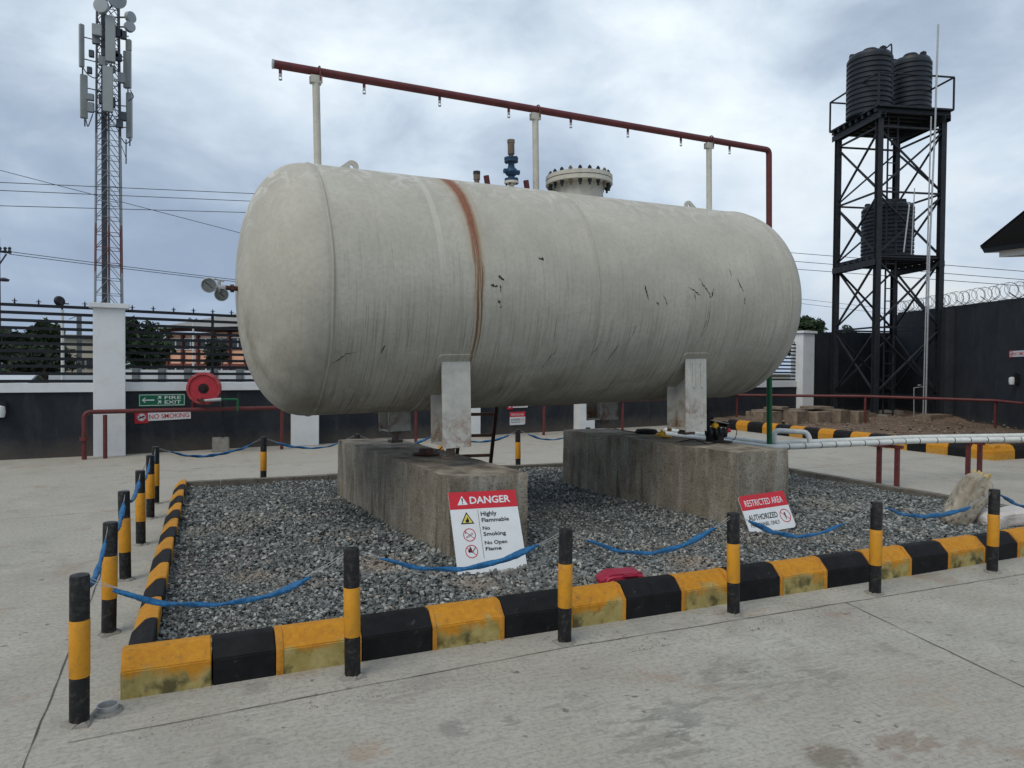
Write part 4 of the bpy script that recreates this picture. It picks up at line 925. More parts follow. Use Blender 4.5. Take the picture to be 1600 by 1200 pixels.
# wall signs
t_ = Vector((3.5, .73, 0)).normalized()
p = Vector((-1.06, yw(-1.06) - .012, HZ(-1.06, 14.8, 635.5)))
S = Sign('fire_exit_sign', 'green fire exit sign with left arrow on the dark wall', p, t_, (0, 0, 1), .80, .235, 'green_sign')
w_, h_ = .80, .235
for q in ([(.015, .015), (.785, .015), (.785, .025), (.015, .025)], [(.015, .210), (.785, .210), (.785, .220), (.015, .220)], [(.015, .026), (.024, .026), (.024, .209), (.015, .209)], [(.776, .026), (.785, .026), (.785, .209), (.776, .209)]): S.poly(q, 'border_line', 'sign_white')
S.poly([(.055, .118), (.105, .165), (.125, .165), (.092, .129), (.265, .129), (.265, .107), (.092, .107), (.125, .071), (.105, .071)], 'arrow', 'sign_white')
S.text('FIRE', .44, .130, .285, .062, 'sign_white', .012); S.text('EXIT', .44, .045, .285, .062, 'sign_white', .012)
for x_, y_ in ((.315, .135), (.315, .050)):
    S.poly([(x_, y_), (x_ + .022, y_), (x_ + .03, y_ + .02), (x_ + .055, y_ + .008), (x_ + .078, y_ + .008), (x_ + .055, y_ + .03), (x_ + .078, y_ + .055), (x_ + .012, y_ + .058), (x_ + .012, y_ + .042), (x_ + .035, y_ + .040)], 'running_figure', 'sign_white')
def nosmoke(P, ux, w_, h_, label, sq=True, txt='NO SMOKING'):
    S = Sign('no_smoking_sign', label, P, ux, (0, 0, 1), w_, h_, 'sign_white', group='no smoking strips'); r = h_ * .62
    if sq: S.poly([(-.02, -.035), (r * 2 + .01, -.035), (r * 2 + .01, h_ + .03), (-.02, h_ + .03)], 'red_square', 'sign_red', .001)
    else: S.poly([(r + r * 1.1 * math.cos(i / 12 * math.pi), h_ / 2 + r * 1.1 * math.sin(i / 12 * math.pi)) for i in range(24)], 'red_disc', 'sign_red', .001)
    S.poly([(r + r * .86 * math.cos(i / 12 * math.pi), h_ / 2 + r * .86 * math.sin(i / 12 * math.pi)) for i in range(24)], 'white_disc', 'sign_white', .0018)
    S.poly(rp([(-r * .55, -.014), (r * .55, -.014), (r * .55, .014), (-r * .55, .014)], r, h_ / 2, .3), 'cigarette_symbol', 'ink', .0026)
    S.ring(r, h_ / 2, r * .84, r * .14, 'sign_red', True, .0034)
    S.text(txt, r * 2 + .03, h_ * .22, w_ - r * 2 - .06, h_ * .56, 'sign_red', .008); return S
p = G(212, 658, .8); p = Vector((-1.10, yw(-1.10) - .014, HZ(-1.1, 14.8, 659)))
nosmoke(p, t_ + Vector((0, 0, .03)), .94, .155, 'no smoking strip below the fire exit sign')
x_ = 7.05; p = Vector((x_, yw(x_) - .02, HZ(x_, 16.3, 664.5)))
t2 = Vector((3.7, .77, 0)).normalized()
restricted(p, t2, (0, 0, 1), .475, .33, 'small restricted area sign on the back wall, seen under the tank', 'restricted area signs', {3: .04, 1: .05})
nosmoke(Vector((6.98, yw(6.98) - .02, HZ(6.98, 16.3, 637.5))), t2, .62, .115, 'no smoking strip on the back wall above the small restricted sign')
uxw = -tW; k_ = .08; P0 = Vector((18.95, 11.3, 0)) + Vector((dx, dy, 0)) * k_ + nW * .02
nosmoke(P0 + Vector((0, 0, HZ(P0.x, P0.y, 558))), uxw, 1.25, .155, 'no smoking strip on the tall side wall, cut by the right edge', False)
# wall lamps
def walllamp(P, nrm, label, s_=1.):
    e = thing('wall_lamp', label, 'lamp', P, 'small wall lamps'); nrm = Vector(nrm); tt = Vector((-nrm.y, nrm.x, 0))
    m_ = Matrix((tt, nrm, Vector((0, 0, 1)))).transposed().to_4x4(); m_.translation = Vector(P)
    MB().box((0, .0, 0), (.16 * s_, .10, .26 * s_), mat=m_ @ Matrix.Translation((0, .05, 0))).build('housing', 'black_metal', e, bevel=.02)
    MB().lathe([(0, 0), (.055 * s_, 0), (.07 * s_, .08 * s_), (.06 * s_, .16 * s_), (0, .18 * s_)], 14, Matrix.Translation(Vector(P) + nrm * .13 + Vector((0, 0, -.13 * s_)))).build('lens', 'lens', e)
P0 = Vector((18.95, 11.3, 0)) + Vector((dx, dy, 0)) * .035 + nW * .01
walllamp(P0 + Vector((0, 0, HZ(P0.x, P0.y, 592))), nW, 'small white wall lamp on the side wall below the no smoking strip', 1.1)
P0 = Vector((-3.10, yw(-3.1) - .01, 0)); walllamp(P0 + Vector((0, 0, HZ(P0.x, P0.y, 638))), Vector((.14, -.99, 0)), 'small wall lamp on the low dark wall at the left edge', 1.1)

# ---------------------------------------------------------------- red rails
rail = thing('red_pipe_rail', 'dark red water pipe on short posts along the low wall, ending in an elbow', 'pipe rail', (-1.84, 14.14, 0))
zr = .80; RP = [(-1.84, 14.14), (1.3, 14.62), (5.0, 15.25), (7.7, 15.77), (12.9, 17.05), (15.3, 17.6), (17.3, 14.6), (19.0, 12.05), (18.6, 11.1)]
zz_ = [.815, .82, .81, .77, .81, .87, .93, .90, .87]
MB().tube(bend([(-1.84, 14.14, -.01)] + [(x, y, z) for (x, y), z in zip(RP, zz_)], .11), .040, 12).build('pipe', 'red_pipe', rail)
for x, y, z in ((-1.53, 14.18, .79), (1.45, 14.64, .80), (4.3, 15.13, .80), (7.72, 15.77, .75), (10.4, 16.43, .78), (12.9, 17.05, .80), (15.3, 17.6, .86), (17.3, 14.6, .93), (19.0, 12.05, .90)):
    MB().lathe([(.034, -.01), (.034, z - .03)], 10, Matrix.Translation((x, y, 0))).build('post', 'red_pipe', rail)
MB().lathe([(.075, .32), (.075, .38)], 14, Matrix.Translation((-1.84, 14.14, 0))).build('joint_collar', 'red_pipe', rail)

# hose reel
hx, hy = .32, 14.42; hz = HZ(-.02, hy, 607)
hr = thing('hose_reel', 'round red fire hose reel on a stand with green pipe and grey base block', 'hose reel', (hx, hy, 0))
MB().box((hx + .02, hy + .25, .13), (.30, .28, .27)).build('base_block', 'foundation', hr, bevel=.012)
MB().tube([(hx + .06, hy + .25, .26), (hx + .06, hy + .25, 1.05)], .026, 10).build('stand_post', 'steel_dark', hr)
q = Matrix.Translation((hx - .27, hy, hz)) @ Vector((-.18, -1, 0)).normalized().to_track_quat('Z', 'Y').to_matrix().to_4x4()
rl = MB().lathe([(0, -.08), (.24, -.08), (.290, -.075), (.30, -.05), (.30, .06), (.29, .085), (.255, .088), (.245, .06), (.22, .045), (.10, .03), (.10, .055), (0, .055)], 48, q).build('drum', 'red_paint', hr)
MAT['hub'] = M('hub', (.02, .008, .008), .6, .3, 20)
MB().lathe([(0, .058), (.095, .058), (.095, .066), (.045, .070), (.04, .10), (0, .10)], 18, q).build('hub', 'hub', rl)
MAT['red_gloss'] = M('red_gloss', (.38, .028, .040), .4, .2, 8)
MB().lathe([(.12, .0335), (.219, .0485), (.242, .063)], 40, q).build('drum_face', 'red_gloss', rl)
MB().tube([(hx - .30, hy - .13, hz - .22), (hx + .02, hy - .15, hz - .20)], [.020, .035], 10).build('nozzle', 'galv', hr)
MB().tube([(hx - .34, hy - .13, hz - .19), (hx - .28, hy - .13, hz - .25)], .045, 8).build('nozzle_holder', 'dark_rust', hr)
MB().tube(bend([(hx - .45, hy + .1, .80), (hx - .45, hy + .05, hz - .24), (hx - .36, hy - .05, hz - .21)], .05), .035, 10).build('feed_pipe', 'red_pipe', hr)
MB().tube(bend([(hx + .02, hy - .08, hz - .20), (hx + .31, hy - .02, hz - .205), (hx + .31, hy, hz - .42)], .03), .020, 10).build('green_pipe', 'green_pipe', hr)

# ladder behind the plinth
ld = thing('ladder', 'dark brown steel ladder leaning at the tank behind the first plinth', 'ladder', (4.0, 9.4, 0))
la0, la1 = G(767, 760, .0), None
LA = Vector((4.05, 9.3, .25)); 
def ld_pt(u, v, y): d = ray(u, v); return CAM + d * (y / d.y)
l0, l1 = ld_pt(766, 728, 9.3), ld_pt(776, 632, 8.6); m0, m1 = ld_pt(713, 722, 9.3), ld_pt(722, 626, 8.6)
dl = (l1 - l0); l00 = l0 - dl * (l0.z / dl.z) ; dm = (m1 - m0); m00 = m0 - dm * (m0.z / dm.z)
l11 = l1 + dl * .35; m11 = m1 + dm * .35
for a, b_ in ((l00, l11), (m00, m11)): MB().bar(a, b_, .045, .055).build('stile', 'dark_rust', ld, smooth=0)
for k_ in range(6):
    v = .115 + k_ * .30
    pa = l00 + dl * (v / dl.z); pb = m00 + dm * (v / dm.z)
    if v < l11.z: MB().bar(pa, pb, .03, .04).build('rung', 'dark_rust', ld, smooth=0)

# ---------------------------------------------------------------- white gas pipes on red stands
PY, PZ = 7.0, .63
pv = Vector((6.70, 7.10, PZ)); p0 = G(1140, 683, .64)
def wp(name, label, pts, r):
    e = thing(name, label, 'pipe', pts[0], 'white gas pipes'); MB().tube(bend(pts, .12), r, 14).build('pipe', 'white_pipe', e); return e
e1 = wp('gas_pipe', 'upper white gas pipe with a raised loop, far one of the pair', [(6.9, 9.6, .645), (6.95, 7.30, .645), (9.6, 7.34, .645), (16., 6.25, .645)], .038)
e2 = wp('gas_pipe', 'lower white gas pipe with dark tape rings, near one of the pair', [(6.55, 9.2, .635), (6.65, 7.03, .635), (9.3, 7.03, .635), (16., 5.75, .635)], .038)
x = 6.95
while x < 13:
    MB().lathe([(.039, -.007), (.0405, -.004), (.0405, .004), (.039, .007)], 14, Matrix.Translation((x, 7.03 - max(0, x - 9.3) * .191, .635)) @ Matrix.Rotation(-.19 if x > 9.35 else 0, 4, 'Z') @ Matrix.Rotation(R_(90), 4, 'Y') @ Matrix.Rotation(R_(random.uniform(-7, 7)), 4, 'X')).build('tape_ring', 'ink', e2); x += .27 + random.uniform(-.015, .03)
MB().tube(bend([(6.98, 7.30, .66), (6.98, 7.30, .825), (7.42, 7.16, .80), (7.42, 7.10, .66)], .09), .034, 12).build('bypass_loop', 'white_pipe', e1)
for i, (u1, v1, u2, v2, lab) in enumerate(((1373, 757, 1401, 761, 'red steel pipe stand nearest the tank, under the white pipes'), (1512, 748, 1530, 752, 'red steel pipe stand behind the leaning sack'))):
    a, b_ = G(u1, v1), G(u2, v2); xm = (a.x + b_.x) / 2
    a, b_ = Vector((a.x - .0, a.y, 0)), Vector((b_.x, b_.y, 0))
    e = thing('pipe_stand', lab, 'stand', a, 'red steel pipe stands')
    for q in (a, b_): MB().box((q.x, q.y, .288), (.055, .055, .59), rz=.1).build('leg', 'red_pipe', e, bevel=.003)
    d = (b_ - a).normalized() * .08; MB().bar(a - d * 3 + Vector((-.12 if i == 0 else 0, .1, .566)), b_ + d + Vector((0, 0, .566)), .05, .042).build('crossbar', 'red_pipe', e, smooth=0)

# valves, cables and litter on the plinths
vc = G(1125, 690, .812)
va = thing('valve_assembly', 'cluster of black valves and fittings on the second plinth by the leg', 'valve', vc)
def V3(x, y, z): return vc + Vector((x, y, z))
MB().tube([V3(-.10, .05, .0), V3(-.10, .05, .16)], .045, 14).tube([V3(-.16, .05, .10), V3(.07, -.02, .10)], .038, 12).box(V3(-.02, 0, .05), (.09, .08, .10)).build('valve_body', 'rubber', va, bevel=.004)
for x_, z_ in ((-.15, .10), (-.08, .10), (-.02, .11), (.05, .10)):
    MB().lathe([(0, -.008), (.058, -.008), (.058, .008), (0, .008)], 16, Matrix.Translation(V3(x_, 0, z_)) @ Matrix.Rotation(R_(90), 4, 'Y') @ Matrix.Rotation(.2, 4, 'X')).build('flange', 'steel_dark', va)
MB().tube([V3(-.11, .08, .14), V3(-.11, .08, .36)], .028, 10).tube([V3(-.15, .08, .27), V3(-.05, .08, .27)], .03, 10).tube([V3(-.14, .08, .36), V3(-.07, .08, .36)], .03, 10).build('riser_valve', 'rubber', va)
MB().tube([V3(-.10, .03, .24), V3(.10, -.02, .20)], .006, 6).build('lever_handle', 'galv', va)
MB().box(V3(-.04, .04, .17), (.07, .05, .06)).tube([V3(-.04, .04, .17), V3(-.04, .04, .22)], .018, 8).build('yellow_actuator', 'yellow_plastic', va, bevel=.006)
MB().tube([V3(.07, -.03, .125), V3(.105, -.04, .13)], .024, 10).build('red_knob', 'sign_red', va)
MB().tube([V3(.05, -.04, .05), V3(.07, -.04, .17), V3(.11, -.05, .18)], .012, 8).build('gauge_pipe', 'steel_dark', va)
cab = [V3(.09, -.05, .17), V3(.15, -.06, .18), V3(.20, -.05, .12), V3(.20, -.02, .03), V3(.17, 0, .006)]
MB().tube(bend(cab, .06), .0045, 6).build('cable', 'rubber', va)
q = G(1128, 691, .815)
o = MB().lathe([(0, 0), (.11, 0), (.12, .006), (.105, .016), (.05, .018), (0, .02)], 20, Matrix.Translation(q)).build('rubber_mat', 'rubber', loc=q); tag(o, 'flat black rubber disc on the second plinth before the valves', 'rubber disc')
q = G(1010, 677, .815)
o = MB().lathe([(.05, 0), (.13, 0), (.145, .02), (.12, .05), (.07, .055), (.05, .03)], 22, Matrix.Translation(q)).build('cable_coil', 'rubber', loc=q); tag(o, 'black coiled cable on the far end of the second plinth', 'cable')
q = G(1036, 684, .815); ye = thing('yellow_tool', 'yellow plastic bracket lying on the second plinth left of its leg', 'bracket', q)
MB().box((0, 0, 0), (.20, .12, .02), mat=Matrix.Translation(q + Vector((0, 0, .02))) @ Matrix.Rotation(.3, 4, 'Z') @ Matrix.Rotation(.12, 4, 'Y')).box((0, 0, 0), (.14, .02, .05), mat=Matrix.Translation(q + Vector((.0, .03, .045))) @ Matrix.Rotation(.3, 4, 'Z')).build('bracket', 'yellow_plastic', ye, bevel=.006)
MB().tube([q + Vector((-.05, 0, .03)), q + Vector((0, .03, .085)), q + Vector((.06, .04, .04))], .012, 8).build('handle', 'yellow_plastic', ye)
MAT['orange_dull'] = M('orange_dull', (.36, .15, .03), .7, .2, 20)
q = G(1046, 673, .83); o = MB().box(q + Vector((0, 0, .045)), (.045, .045, .10)).build('orange_block', 'orange_dull', loc=q, bevel=.004); tag(o, 'small upright orange block behind the second plinth leg', 'block')
# loose cables
def cable(pts, r, label):
    P = [Vector(p) for p in pts]; out = []
    for i in range(len(P) - 1):
        for k_ in range(6): t = k_ / 6; out.append(P[i].lerp(P[i + 1], t) + Vector((random.uniform(-.006, .006), random.uniform(-.006, .006), 0)))
    out.append(P[-1]); o = MB().tube(out, r, 6).build('loose_cable', 'rubber', loc=P[0]); tag(o, label, 'cable', 'loose black cables on the plinths')
cable([G(955, 668, .82), G(970, 672, .818), G(985, 674, .818), G(1000, 676, .82)], .006, 'black cable lying on the far left end of the second plinth')
cable([G(1060, 690, .82), G(1085, 686, .818), G(1105, 694, .818), G(1120, 692, .82)], .005, 'black cable around the foot of the second plinth leg')
q = G(664, 711, .75); cj = thing('old_cap', 'old dark round cap lying on the first plinth left of its leg', 'cap', q)
MB().lathe([(0, 0), (.13, 0), (.14, .012), (.12, .022), (.075, .024), (.07, .055), (.06, .066), (0, .068)], 24, Matrix.Translation(q + Vector((.02, .02, 0)))).build('cap', 'dark_rust', cj)
MB().tube([q + Vector((.10, .0, .03)), q + Vector((.17, .04, .05)), q + Vector((.24, .07, .10))], .006, 6).build('wire_tail', 'rubber', cj)
q = G(566, 684, .75)
# junk tyre-like dark bundle between legs
q = Vector((2.62, 8.3, .75))

# things on the gravel
q = Vector((2.70, 4.26, .11)); jc = thing('jerrycan', 'pink red plastic jerrycan lying half buried in gravel by the front kerb', 'jerrycan', q)
MAT['pink_plastic'] = M('pink_plastic', (.34, .022, .055), .4, .15, 12, dirt=(.3, .12, .1), dirtamt=.3)
jm = Matrix.Translation(q + Vector((0, 0, .02))) @ Matrix.Rotation(-.12, 4, 'Z')
P = [(-.155, .02), (-.135, .055), (-.08, .065), (.12, .065), (.15, .05), (.15, -.05), (-.13, -.05), (-.155, -.02)]
Mx = jm @ Matrix.Rotation(R_(90), 4, 'X')
MB().prism([(x, y) for x, y in P], -.10, .08, Mx).build('can_body', 'pink_plastic', jc, bevel=.018, seg=3)
MB().box((0, 0, 0), (.11, .03, .022), mat=jm @ Matrix.Translation((.03, -.085, .055))).build('handle', 'pink_plastic', jc, bevel=.008)
MB().tube([jm @ Vector((-.14, -.03, .02)), jm @ Vector((-.185, -.04, .015))], .022, 12).build('spout', 'pink_plastic', jc)
def sack(name, label, M0, size, mat, seed, parts=None):
    random.seed(seed); bm = bmesh.new(); bmesh.ops.create_uvsphere(bm, u_segments=96, v_segments=72, radius=1)
    from mathutils import noise
    for v in bm.verts:
        x, y, z = v.co; f = lambda a, p: math.copysign(abs(a) ** p, a)
        c = Vector((f(x, .45), f(y, .5), f(z, .42)))
        sd3 = Vector((seed, seed * .7, 1)); rg = lambda k, sc: 1 - 2 * abs(noise.noise(Vector((c.x * sc[0], c.y * sc[1], c.z * sc[2])) * k + sd3))
        n = noise.noise(c * 1.6 + sd3) * .16 + rg(1.6, (1.6, 1.6, .7)) * .055 + rg(3.6, (1.2, 1.2, .6)) * .030 + rg(2.2, (.6, .6, 2.0)) * .030 * (1 if z > 0 else .5)
        pinch = 1 - .20 * max(0, z) ** 2 - .10 * max(0, -z) ** 3
        v.co = Vector((c.x * size[0] * (1 + n) * pinch, c.y * size[1] * (1 + n) * pinch, c.z * size[2] * (1 + n * .3)))
    vs = [M0 @ v.co for v in bm.verts]; bm.verts.index_update(); fs = [tuple(v.index for v in f.verts) for f in bm.faces]; bm.free()
    e = thing(name, label, 'sack', M0.translation); MB().add(vs, fs).build('bag', mat, e, smooth=80); return e
q = G(1508, 822, .09); M0 = Matrix.Translation(q + Vector((.12, .07, .22))) @ Matrix.Rotation(R_(-24), 4, 'Z') @ Matrix.Rotation(R_(30), 4, 'Y')
sk = sack('cement_sack', 'half full woven sack with yellow liner, leaning over at the right kerb', M0, (.125, .10, .30), 'sack', 3)
vs = []; n = 40
for k_ in range(n):
    a = 2 * math.pi * k_ / n
    wb = .03 * math.sin(a * 5 + .5) + .04 * math.sin(a * 9 + math.sin(a * 3))
    for z, r in ((.24, .85), (.30, .80 + wb * 2), (.335 + wb * .25 + .02 * math.cos(a), .70 + wb * 3)): vs.append(M0 @ Vector((math.cos(a) * .105 * r - .01, math.sin(a) * .065 * r, z)))
MB().add(vs, [(3 * k_ + j, 3 * ((k_ + 1) % n) + j, 3 * ((k_ + 1) % n) + j + 1, 3 * k_ + j + 1) for k_ in range(n) for j in range(2)]).build('yellow_liner', 'sack_liner', sk, smooth=30)
Mt = M0 @ Matrix.Translation((-.03, -.128, -.10)) @ Matrix.Rotation(R_(90), 4, 'X') @ Matrix.Rotation(R_(88), 4, 'Z')
q = G(1568, 824, .09); M0 = Matrix.Translation(q + Vector((.16, .06, .075))) @ Matrix.Rotation(R_(-20), 4, 'Z') @ Matrix.Rotation(R_(84), 4, 'Y')
sack('empty_sack', 'crumpled pale sack lying on gravel behind the last front bollard', M0, (.085, .15, .30), 'sack_pale', 8)
q = G(168, 1112, 0); ps_ = thing('pipe_socket', 'short galvanised pipe socket set in concrete by the kerb corner', 'pipe socket', q)
MB().lathe([(.045, -.01), (.047, .035), (.040, .035), (.037, .01), (0, .01)], 20, Matrix.Translation(q)).build('socket', 'galv', ps_)
MB().lathe([(.068, .001), (.06, .012), (.046, .014)], 16, Matrix.Translation(q)).build('mortar', 'foundation', ps_)

# slabs piled behind the kerb
random.seed(11)
SL = [(14.25, 15.3, .0, .85, .55, .0), (15.15, 15.15, .0, .62, .6, .1), (15.85, 15.05, .0, .6, .6, -.05), (16.55, 14.95, .0, .55, .55, .08), (17.2, 14.9, .0, .6, .6, .05), (15.0, 15.9, .0, .9, .6, .1), (16.1, 15.8, .0, .9, .6, -.1), (17.1, 15.7, .0, .8, .6, .12)]
slab_lab = ['leftmost in the pile', 'behind the green riser', 'in the middle of the front row', 'fourth in the front row', 'at the right end of the front row', 'in the back row, left', 'in the back row, middle', 'in the back row, right']
def slab(x, y, z, sx_, sy_, rz, th, lab):
    mb = MB(); mb.box((x, y, z + th / 2), (sx_, sy_, th), rz=rz + .2); o = mb.build('concrete_slab', 'slab_brown', loc=(x, y, z), bevel=.007)
    for v in o.data.vertices: v.co += Vector((random.uniform(-.012, .012), random.uniform(-.012, .012), random.uniform(-.008, .008)))
    tag(o, 'weathered brown concrete slab ' + lab, 'concrete slab', 'slabs piled behind the far kerb')
for (x, y, z, a, b_, r), lb in zip(SL, slab_lab): slab(x, y, .12, a, b_, r, .40 + random.uniform(-.03, .03), lb)
slab(14.9, 15.5, .56, .75, .5, .35, .06, 'thin and tilted, lying on the left of the pile'); slab(16.3, 15.4, .56, .8, .5, -.2, .06, 'thin, lying on the right of the pile')

# ---------------------------------------------------------------- water tower
LF, LL, LB, LR = Vector((19.67, 16.25, 0)), Vector((20.25, 18.37, 0)), Vector((22.37, 17.78, 0)), Vector((21.79, 15.66, 0))
ex_ = (LR - LF).normalized(); ey_ = (LL - LF).normalized(); cen = (LL + LR) / 2
wt_ = thing('water_tower', 'tall black steel water tower with two platforms', 'water tower', cen)
def hbeam(mb, a, b_, w_=.2, side=None):
    a, b_ = Vector(a), Vector(b_); d = (b_ - a).normalized(); s_ = Vector(side) if side is not None else ex_
    n_ = d.cross(s_).normalized(); s_ = n_.cross(d)
    for off, (ww, hh) in ((-w_ / 2 + .008, (w_, .014)), (w_ / 2 - .008, (w_, .014)), (0, (.012, w_ - .03))):
        m_ = Matrix((s_, n_, d)).transposed().to_4x4(); m_.translation = (a + b_) / 2 + n_ * off; mb.box((0, 0, 0), (ww if off else .012, .014 if off else w_ - .03, (b_ - a).length), mat=m_)
for q in (LF, LL, LB, LR):
    mb = MB(); hbeam(mb, q + Vector((0, 0, -.02)), q + Vector((0, 0, 9.80)), .17, (ex_ + ey_ * .0)); mb.build('leg', 'steel_dark', wt_, smooth=0)
    MB().box(q + Vector((0, 0, .13)), (.55, .55, .30), rz=-.27).build('footing', 'foundation', wt_, bevel=.02)
LV = [.85, 3.05, 5.30, 7.35, 9.40]
for A, B in ((LF, LR), (LR, LB), (LB, LL), (LL, LF)):
    for k_, z in enumerate(LV):
        MB().bar(A + Vector((0, 0, z)), B + Vector((0, 0, z)), .055, .055).build('tie_beam', 'steel_dark', wt_, smooth=0)
        if k_ < 4:
            z2 = LV[k_ + 1]; za, zb_ = z + .08, z2 - (.08)
            MB().bar(A + Vector((0, 0, za)), B + Vector((0, 0, zb_)), .055, .055).bar(B + Vector((.03, .03, za)), A + Vector((.03, .03, zb_)), .05, .05).build('cross_brace', 'steel_dark', wt_, smooth=0)
def platform(z, ext, nb, plank):
    a0 = LF - ex_ * ext - ey_ * ext; w_ = (LR - LF).length + 2 * ext; h_ = (LL - LF).length + 2 * ext
    for o_ in (ext - .02, w_ - ext + .02):
        pm = MB(); hbeam(pm, a0 + ex_ * o_ + Vector((0, 0, z)), a0 + ex_ * o_ + ey_ * h_ + Vector((0, 0, z)), .2, Vector((0, 0, 1))); pm.build('platform_beam', 'steel_dark', wt_, smooth=0)
    jm_ = MB()
    for k_ in range(nb): q = a0 + ey_ * (h_ * (k_ + .5) / nb) + Vector((0, 0, z + .16)); jm_.bar(q, q + ex_ * w_, .10, .12)
    jm_.build('joists', 'steel_dark', wt_, smooth=0)
    m_ = Matrix((ex_, ey_, Vector((0, 0, 1)))).transposed().to_4x4(); m_.translation = a0 + ex_ * w_ / 2 + ey_ * h_ / 2 + Vector((0, 0, z + .245))
    k2 = MB().box((0, 0, 0), (w_ * (1 if plank else .97), h_ * (1 if plank else .97), .03), mat=m_); k2.build('deck', 'steel_dark', wt_, smooth=0)
    return a0, w_, h_
a0, w_, h_ = platform(9.72, .20, 8, 1)
for z in (1.02,):
    c4 = [a0 + Vector((0, 0, 9.98)), a0 + ex_ * w_ + Vector((0, 0, 9.98)), a0 + ex_ * w_ + ey_ * h_ + Vector((0, 0, 9.98)), a0 + ey_ * h_ + Vector((0, 0, 9.98))]
    mb = MB()
    for i in range(4):
        mb.bar(c4[i], c4[i] + Vector((0, 0, z)), .045); mb.bar(c4[i] + Vector((0, 0, z)), c4[(i + 1) % 4] + Vector((0, 0, z)), .045); mb.bar(c4[i] + Vector((0, 0, .0)), c4[(i + 1) % 4] + Vector((0, 0, .0)), .05)
    mb.build('guard_rail', 'steel_dark', wt_, smooth=0)
platform(5.12, .06, 7, 0)
lb = MB(); la = LF + ex_ * .38 + ey_ * .12; lc = LF + ex_ * .72 + ey_ * .12
lb.bar(la, la + Vector((0, 0, 9.9)), .04).bar(lc, lc + Vector((0, 0, 9.9)), .04)
for k_ in range(24): lb.bar(la + Vector((0, 0, .3 + k_ * .4)), lc + Vector((0, 0, .3 + k_ * .4)), .03)
lb.build('ladder', 'steel_dark', wt_, smooth=0)
def polytank(c, r, h, z, lab, nr=12):
    e = thing('water_tank', lab, 'water tank', (c[0], c[1], z), 'black ribbed water tanks on the tower'); T2 = Matrix.Translation((c[0], c[1], z)); pr = [(r * .97, 0)]; hb = h * .86
    for k_ in range(nr):
        z0 = hb * k_ / nr; dz = hb / nr
        pr += [(r * .955, z0 + dz * .08), (r, z0 + dz * .28), (r, z0 + dz * .78), (r * .955, z0 + dz * .95)]
    pr += [(r * .96, hb), (r * .90, hb + h * .045), (r * .5, hb + h * .085), (r * .34, hb + h * .09), (0, hb + h * .09)]
    MB().lathe(pr, 56, T2).build('tank_body', 'poly_tank', e, smooth=25)
    MB().lathe([(r * .34, 0), (r * .34, h * .05), (r * .30, h * .06), (0, h * .065)], 28, Matrix.Translation((c[0], c[1], z + hb + h * .085))).build('lid', 'poly_tank', e)
    for a in (0.4, 2.5, 4.6):
        d = Vector((math.cos(a), math.sin(a), 0)); p_ = Vector((c[0], c[1], z + hb)) + d * r * .78
        MB().box(p_ + Vector((0, 0, h * .035)), (.16, .16, h * .12), rz=a).build('lifting_block', 'poly_tank', e, bevel=.02)
cd1 = (Vector((20.17, 18.02, 0)) + Vector((21.09, 16.93, 0))) / 2; cd2 = (Vector((21.12, 16.88, 0)) + Vector((21.75, 16.07, 0))) / 2; cdb = ray(1422, 120); cdb = Vector((cdb.x, cdb.y, 0)).normalized() * (cd1.length * 1.035); cd3 = (Vector((20.51, 17.63, 0)) + Vector((21.53, 16.36, 0))) / 2
polytank(cd1 * .982, .70, 2.25, 10.0, 'black ribbed water tank on the top platform, larger and on the left')
polytank(cdb, .66, 2.42, 10.0, 'black ribbed water tank on the top platform, narrower and on the right', 13)
polytank(cd3 * 1.0, .80, 1.95, 5.40, 'black ribbed water tank alone on the lower platform', 13)
def plpipe(name, pts, r, mat, label): 
    e = thing(name, label, 'pipe', pts[0], 'pipes on the water tower'); MB().tube(bend(pts, .08), r, 8).build('pipe', mat, e); return e
D = (Vector((21.2, 15.55, 0)))
def onD(u, v, base=24.0):    # points along the tower face
    d = ray(u, v); t = base / math.hypot(d.x, d.y); return CAM + d * t
plpipe('long_riser_pipe', [onD(1446, 664, 25.9), onD(1452, 400, 25.9), onD(1461, 200, 25.9), onD(1466, 38, 25.9)], .028, 'galv', 'tall thin grey pipe rising past the tower tops')
plpipe('delivery_pipe', [onD(1442, 664, 26), onD(1449, 400, 26), onD(1455, 182, 26)], .022, 'galv', 'grey pipe beside the tall one, stopping at the top platform')
plpipe('tank_pipe', [onD(1395, 152, 25.7), onD(1393, 68, 25.7), onD(1385, 75, 26.1)], .024, 'steel_dark', 'vent pipe bent over the larger top tank')
plpipe('tank_pipe', [onD(1424, 398, 25.7), onD(1429, 294, 25.7)], .016, 'galv', 'thin straight pipe right of the lower tank')
plpipe('tank_pipe', [onD(1412, 394, 25.6), onD(1421, 320, 25.6), onD(1418, 316, 26.)], .022, 'galv', 'slanting pipe on the front of the lower tank')
tp = thing('yard_tap', 'small standpipe tap at the foot of the water tower', 'tap', onD(1428, 664, 25.4)); a = onD(1428, 664, 25.4); t0 = onD(1428, 606, 25.4); t1 = onD(1447, 604, 25.6)
MB().tube([a, t0], .014, 8).tube([t0, t1], .014, 8).build('pipe', 'galv', tp); MB().box(onD(1437, 602, 25.4), (.12, .05, .05)).build('valve', 'galv', tp, bevel=.01)
for (x, y, sx_, sy_, lab) in ((20.6, 14.9, 1.2, .5, 'low stone slab lying on soil at the right tower leg'), (18.7, 16.1, 1.4, .5, 'long low stone slab on soil at the near tower leg')):
    o = MB().box((x, y, .24), (sx_, sy_, .20), rz=.1).build('soil_slab', 'slab_brown', loc=(x, y, .1), bevel=.03); tag(o, lab, 'stone slab', 'stones lying on the soil')

